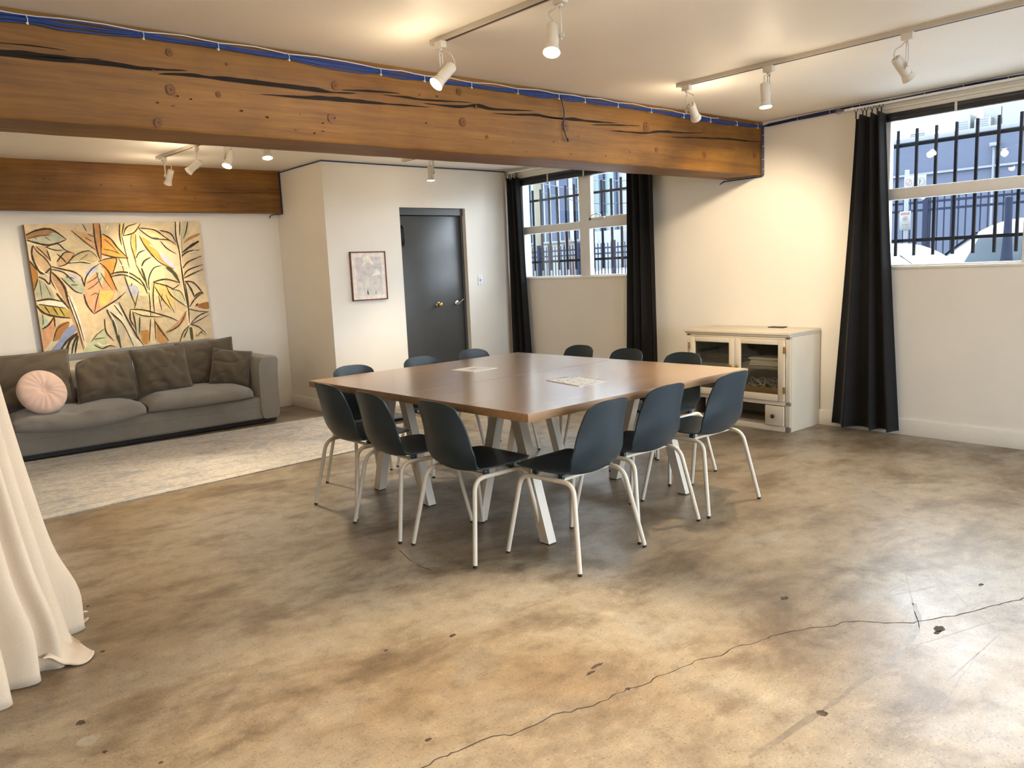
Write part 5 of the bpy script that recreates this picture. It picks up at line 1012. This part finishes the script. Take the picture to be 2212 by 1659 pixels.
def lamp(loc, aim, power, lab, lit=True, side=1, cone=62, blend=.75, yaw=0.0, drop=.112):
    """track spot hanging under the track at loc (x, y), aimed at a point of the room"""
    x, y = loc; zt = ZC-.0255
    t = thing('track_spotlight', lab, 'spotlight', (x, y, zt), group='white track spotlights')
    m = MB(); Rz = Matrix.Translation((x, y, 0)) @ Matrix.Rotation(yaw, 4, 'Z')
    m.box((-.017, -.030, zt-.034), (.017, .030, zt), .003, mat=Rz); m.lathe([(.010, zt-.046), (.010, zt-.033)], 14, Matrix.Translation((x, y, 0))); obj('adapter', m, M['lampw'], t)
    piv = Vector((x, y, zt-.046-drop)); d = (Vector(aim)-piv).normalized()
    sd = d.cross(Vector((0, 0, 1))); sd = (sd.normalized() if sd.length > .15 else Vector((1, 0, 0)))*side
    sd = (sd - Vector((0, 0, sd.z))).normalized()
    c = piv + sd*.038
    fwd_ = Vector((-sd.y, sd.x, 0))
    def arm(q, s): return None
    m = MB(); mt = Matrix((sd, fwd_, Vector((0, 0, 1)))).transposed().to_4x4(); mt.translation = Vector((x, y, 0))
    m.box((-.0022, -.010, piv.z-.012), (.0022, -.004, zt-.046), .0008, mat=mt); m.box((-.0022, .004, piv.z-.012), (.0022, .010, zt-.046), .0008, mat=mt); m.box((-.0022, -.010, piv.z-.020), (.0022, .010, piv.z-.006), .0008, mat=mt); m.box((-.0022, -.010, zt-.058), (.0022, .010, zt-.044), .0008, mat=mt)
    obj('yoke', m, M['lampw'], t)
    m = MB(); mk = Matrix.Translation(piv-sd*.012) @ sd.to_track_quat('Z', 'Y').to_matrix().to_4x4()
    m.lathe([(.004, 0), (.011, .001), (.011, .008), (.005, .010), (.004, .030)], 7, mk); obj('knob', m, M['lampw'], t)
    H = Matrix.Translation(c) @ d.to_track_quat('Z', 'Y').to_matrix().to_4x4()
    m = MB(); m.lathe([(.006, -.058), (.022, -.057), (.0265, -.050), (.0275, -.044), (.0275, .048), (.026, .050), (.026, .053), (.029, .054), (.033, .070), (.0365, .082), (.0355, .0825), (.031, .070), (.010, .058)], 28, H)
    h = obj('lamp_head', m, M['lampw'], t, sharp=30)
    m = MB(); 
    for k in range(5): a = k*1.257; m.lathe([(.0030, -.0578), (.0030, -.0584)], 8, H @ Matrix.Translation((.013*math.cos(a), .013*math.sin(a), 0)))
    obj('vent_hole', m, M['slot'], h)
    m = MB(); m.lathe([(.0325, .074), (.031, .079), (.022, .084), (.010, .0865), (.001, .087)], 24, H); obj('bulb', m, M['bulb'] if lit else M['bulboff'], h)
    m = MB(); e = H @ Vector((0, 0, -.057)); s0 = Vector((x, y, zt-.036))+fwd_*.012-sd*.004
    m.tube(catmull([s0, s0+Vector((0, 0, -.02))+sd*.03, (s0+e)/2+sd*.035+Vector((0, 0, .006)), e+(e-c).normalized()*.018, e], 6), .0034, 7); obj('cord', m, M['lampw'], t)
    if lit:
        l = bpy.data.lights.new('spot_beam', 'SPOT'); l.energy = power*SPOT; l.color = WARM; l.spot_size = R(cone); l.spot_blend = blend; l.shadow_soft_size = .05
        o = bpy.data.objects.new('spot_beam', l); C.objects.link(o)
        g = bpy.data.lights.new('bulb_glow', 'POINT'); g.energy = 1.7; g.color = WARM; g.shadow_soft_size = .03
        q = bpy.data.objects.new('bulb_glow', g); C.objects.link(q); q.parent = t; q.location = (H @ Vector((0, 0, .120)))-Vector((x, y, zt))
        p = H @ Vector((0, 0, .095)); o.parent = t; o.location = p-Vector((x, y, zt)); o.rotation_euler = (-d).to_track_quat('Z', 'Y').to_euler()
    return t
lamp((-3.785, -.60), (-6.2, -.35, 0), .6, 'lit track spot before the big beam, its bright face turned to the beige curtain', side=-1)
lamp((-3.745, -1.41), (-4.62, -2.02, 0), 2.1, 'lit track spot pointing down over the bare floor, cut by the top of the photo', side=1, cone=58)
lamp((-1.862, -.625), (0, .12, 1.22), .95, 'track spot at the beam end of its track, aimed above the cream cabinet', side=1, cone=66)
lamp((-1.835, -1.20), (-1.98, -1.42, 0), .9, 'track spot hanging straight down, second along the track by the near window', side=-1, cone=80)
lamp((-1.805, -1.99), (-.6, -2.45, 1.0), .0, 'unlit tilted track spot nearest the near window', lit=False, side=-1)
lamp((-3.815, 3.62), (-3.97, YL, 1.20), .37, 'track spot washing the leaf painting', side=1, cone=66)
lamp((-3.770, 2.93), (-5.4, YL, .80), .62, 'lit track spot turned towards the sofa end, second from the painting', side=-1)
lamp((-3.735, 2.40), (-4.85, 1.75, 0), .7, 'lit track spot over the rug, third from the painting', side=-1)
lamp((-3.690, 1.82), (-3.9, 1.2, 0), .9, 'lit track spot just showing under the big beam', side=-1, cone=80)
lamp((-1.645, 2.55), (-1.70, 2.45, 0), .9, 'small track spot before the dark door, its track hidden by the beam', side=-1, cone=84)
lamp((-3.715, -2.45), (-4.4, -3.0, 0), .8, 'unseen track spot added further along the nearer track for fill light', side=1, cone=80)  # added out-of-view spot, there only for its light

track((-7.0, 2.6), (-6.9, -5.6), 'unseen light track added behind the beige curtain to carry fill spots')  # invented out-of-view track that holds the added fill spots
for y in (1.6, -.6, -2.6, -4.6): lamp((-6.985+.0122*(2.6-y), y), (-6.9, y-.2, 0), (.35 if y > -1 else .8), 'unseen track spot added behind the beige curtain for fill light', side=1, cone=100)  # unseen spots added as warm fill for the room
lamp((-3.690, -3.9), (-3.4, -4.3, 0), .9, 'unseen last track spot added on the nearer track for fill light', side=1, cone=90)  # another unseen spot, added only to light the room

# ================================================================== CABLES
def strand(pts, r, k=5): m = MB(); m.tube(catmull(pts, k), r, 6); return m
t = thing('cable_bundle', 'bundle of blue network cables along the top of the big beam', 'cable', (-4, -.02, 2.51))
rnd = random.Random(21); ties = [-5.465, -5.011, -4.674, -4.316, -3.782, -3.494, -3.156, -2.79, -2.433, -2.19, -1.86, -1.50, -1.12, -.78, -.42, -.12]
def bz(x): return 2.512+.006*math.sin(x*2.3)
for k in range(9):
    a = k/9*6.283; oy, oz = .0095*math.cos(a)*(1 if k else 0), .0125*math.sin(a)*(1 if k else 0); pts = []
    x = -8.4; ph = rnd.uniform(0, 6)
    while x < -.02:
        near = min(abs(x-q) for q in ties); lo = min(1, near/.12)
        pts.append((x, -.019+oy*(.75+.45*lo*math.sin(ph+x*5))-.004*lo, bz(x)+oz*(.75+.6*lo*math.cos(ph+x*4))-.010*lo*(1 if k % 3 else .2))); x += .085
    pts.append((-.022, -.019+oy*.6, 2.513+oz*.7))
    m = MB(); m.tube(pts, .0030, 6); obj('blue_cable', m, M['blue'], t)
pts = []; x = -8.4
while x < -.6:
    near = min(abs(x-q) for q in ties); pts.append((x, -.024, bz(x)+.011+.010*min(1, near/.15))); x += .085
m = MB(); m.tube(pts, .0026, 6); tag(obj('white_cable', m, M['whitec'], t), 'single white cable riding on the blue ones')
for x in ties:
    m = MB(); n = 14; m.tube([(x+.003*math.sin(q), -.019+.0145*math.cos(6.2832*q/n), bz(x)+.0175*math.sin(6.2832*q/n)) for q in range(n+1)], .0018, 5); m.box((x-.004, -.037, bz(x)-.026), (x+.004, -.031, bz(x)-.016), .001); obj('cable_tie', m, M['whitec'], t)
t = thing('loose_cable', 'short dark cable hanging down the beam face', 'cable', (-2.40, -.02, 2.50))
m = MB(); m.tube(catmull([(-2.42, -.036, 2.515), (-2.395, -.024, 2.47), (-2.378, -.020, 2.41), (-2.388, -.020, 2.34), (-2.372, -.018, 2.28), (-2.355, -.020, 2.245)], 6), .0042, 7); obj('cable_run', m, M['navy'], t)
m = MB(); m.tube([(-2.358, -.020, 2.252), (-2.350, -.021, 2.232)], .0055, 7); obj('plug_end', m, M['crackd'], t)
t = thing('wall_cable', 'dark blue cable bundle along the ceiling edge above the near window', 'cable', (-.02, -1.5, 2.53))
rnd = random.Random(8)
for k in range(6):
    a = k/6*6.283; ph = rnd.uniform(0, 6); pts = [(-.022, -.019, 2.513)]
    y = -.08
    while y > -7.5: pts.append((-.019+.007*math.cos(a), y, 2.528+.009*math.sin(a)+.004*math.sin(ph+y*7)-(.016 if y > -.3 else 0)*(1+y/.3))); y -= .10
    m = MB(); m.tube(pts, .0046, 6); obj('cable_run', m, M['navy'], t)
for y in (-.34, -.62, -.86, -1.10, -1.34, -1.60, -1.88):
    m = MB(); n = 12; m.tube([(-.019+.014*math.cos(6.2832*q/n), y, 2.528+.0155*math.sin(6.2832*q/n)) for q in range(n+1)], .0016, 5); obj('cable_tie', m, M['whitec'], t)
t = thing('beam_end_cable', 'dark blue cables dropping down the beam end and under it', 'cable', (-.02, -.02, 2.3))
for k in range(3):
    o_ = .007*(k-1); m = MB(); m.tube(catmull([(-.020+o_*.3, -.017+o_, 2.515), (-.016, -.012+o_, 2.46), (-.016, -.011+o_, 2.30), (-.015, -.011+o_, 2.14), (-.016, -.004+o_*.5, 2.105), (-.016+o_, .06, 2.100), (-.016+o_, .2, 2.099), (-.017+o_, .33, 2.099), (-.020+o_, .372, 2.098), (-.03-.02*k, .385, 2.09-.008*k)], 6), .0045, 6); obj('cable_run', m, M['navy'], t)
for z in (2.44, 2.35, 2.24, 2.16):
    m = MB(); m.box((-.03, -.024, z-.002), (-.002, -.019, z+.002), .0005); obj('cable_clip', m, M['whitec'], t)
t = thing('closet_cable', 'thin blue cable along the ceiling edge of the boxed-out wall', 'cable', (XC, YD, 2.54))
for k in range(2):
    m = MB(); m.tube([(XC-.006, 4.30, 2.540-.006*k), (XC-.006, 3.9, 2.542-.006*k), (XC-.006, YD-.006, 2.543-.006*k), (-1.8, YD-.006, 2.540-.006*k), (-1.2, YD-.006, 2.538-.006*k), (-.5, YD-.006, 2.540-.006*k), (-.05, YD-.006, 2.536-.006*k)], .0034, 6); obj('cable_run', m, M['navy'] if k else M['blue'], t)
t = thing('back_beam_cable', 'dark cable dropping down the end of the smaller beam', 'cable', (XC, 4.3, 2.3))
for k in range(2):
    o_ = .006*k; m = MB(); m.tube(catmull([(XC-.008-o_, 4.304, 2.54), (XC-.008-o_, 4.301, 2.45), (XC-.008-o_, 4.300, 2.25), (XC-.006-o_, 4.301, 2.12), (XC-.010-o_, 4.308, 2.104), (XC-.05-o_, 4.35, 2.10), (XC-.09, 4.40, 2.095), (XC-.10-o_, 4.42, 2.07)], 6), .0045, 6); obj('cable_run', m, M['navy'], t)

# ================================================================== BEIGE LINEN CURTAIN (near, cut by the frame)
t = thing('linen_curtain', 'long beige linen curtain pooling on the floor, cut by the photo edge', 'curtain', (-5.8, -.6, 0))
BP = [(-6.10, -1.02), (-5.98, -.90), (-5.93, -.80), (-5.86, -.72), (-5.80, -.655), (-5.735, -.60), (-5.685, -.50), (-5.655, -.38), (-5.645, -.27), (-5.66, -.17), (-5.74, -.10), (-5.86, -.08)]
TP = [(-6.14, -.72), (-6.09, -.69), (-6.05, -.66), (-6.02, -.62), (-5.99, -.59), (-5.96, -.56), (-5.935, -.52), (-5.92, -.47), (-5.92, -.43), (-5.93, -.38), (-5.96, -.34), (-6.01, -.32)]
bp = catmull([Vector(p) for p in BP], 12); tp = catmull([Vector(p) for p in TP], 12); NB = len(bp)-1
def lc(u, v):
    i = min(NB, int(round(u*NB))); a, b = bp[i], tp[i]; k = (1-v); e = .30*k+.70*k**2.2
    p = b+(a-b)*e; d = (bp[min(NB, i+1)]-bp[max(0, i-1)]).normalized(); n = Vector((d.y, -d.x))
    am = .040*(.40+.60*e); w_ = u+.012*math.sin(v*4+u*9); s_ = math.sin(w_*2*math.pi*8)
    f = am*math.copysign(abs(s_)**.75, s_)+.45*am*math.sin(w_*2*math.pi*3+1+.8*v)
    b_ = math.exp(-((v-.07)/.055)**2)*.020*(1+math.sin(u*19+1))      # the cloth bulges where it settles on the floor
    p = p+n*(f+b_)
    z = .006+2.50*v
    return (p.x, p.y, z)
m = MB(); m.grid(lc, NB, 70); cl = obj('curtain_cloth', m, M['linen'], t, solid=.004, sharp=80)
# the hem corner thrown forward on the floor, and two rolled loops of cloth at the far edge
m = MB()
def flap(u, v):
    a = Vector((-5.80, -.70))*(1-u)+Vector((-5.665, -.42))*u; b = Vector((-5.705, -.74))*(1-u)+Vector((-5.575, -.60))*u; p = a*(1-v)+b*v
    q_ = 1-.45*(2*u-1)**4*v; p = p*q_+(Vector((-5.70, -.60)))*(1-q_)
    return (p.x+.012*math.sin(u*5), p.y, .006+.030*math.sin(math.pi*min(1, v*1.1))*(.5+.5*math.sin(u*5.5+.4))*(1-v*.7)+.05*(1-v)**3+.012*(math.sin(v*8+u*3)+1)*(1-v))
m.grid(flap, 22, 18); obj('hem_fold', m, M['linen'], t, solid=.004, sharp=80)
for k, (x, y, r) in enumerate(((-5.625, -.27, .030), (-5.615, -.33, .024), (-5.64, -.20, .026))):
    m = MB()
    def lp(u, v, x=x, y=y, r=r, k=k):
        a = 2*math.pi*(u*.86+.1*k); q = r*(1+.25*math.sin(a*2+k)); return (x+.05*(v-.5)+q*.8*math.cos(a)*.8, y+.07*(v-.5)*(-1)**k, r*1.2+.006+q*1.1*math.sin(a)+.02*v)
    m.grid(lp, 24, 8); obj('hem_fold', m, M['linen'], t, solid=.004, sharp=80)
m = MB(); m.tube([Vector(lc(0, v/40))+Vector((-.002, 0, 0)) for v in range(41)], .012, 8); tag(obj('hem_edge', m, M['hem'], t), 'paler stitched edge of the curtain')
for u in (.60, .77):
    m = MB(); m.tube([Vector(lc(u, .06+.94*v/50))+Vector((.003, -.002, 0)) for v in range(51)], .0028, 6); obj('seam', m, M['linen'], t)
m = MB(); m.tube([(-6.16, -.74, 2.525), (-5.9, -.33, 2.525)], .012, 10); m.box((-6.06, -.56, 2.53), (-6.02, -.50, ZC)); obj('ceiling_rail', m, M['rod'], t)
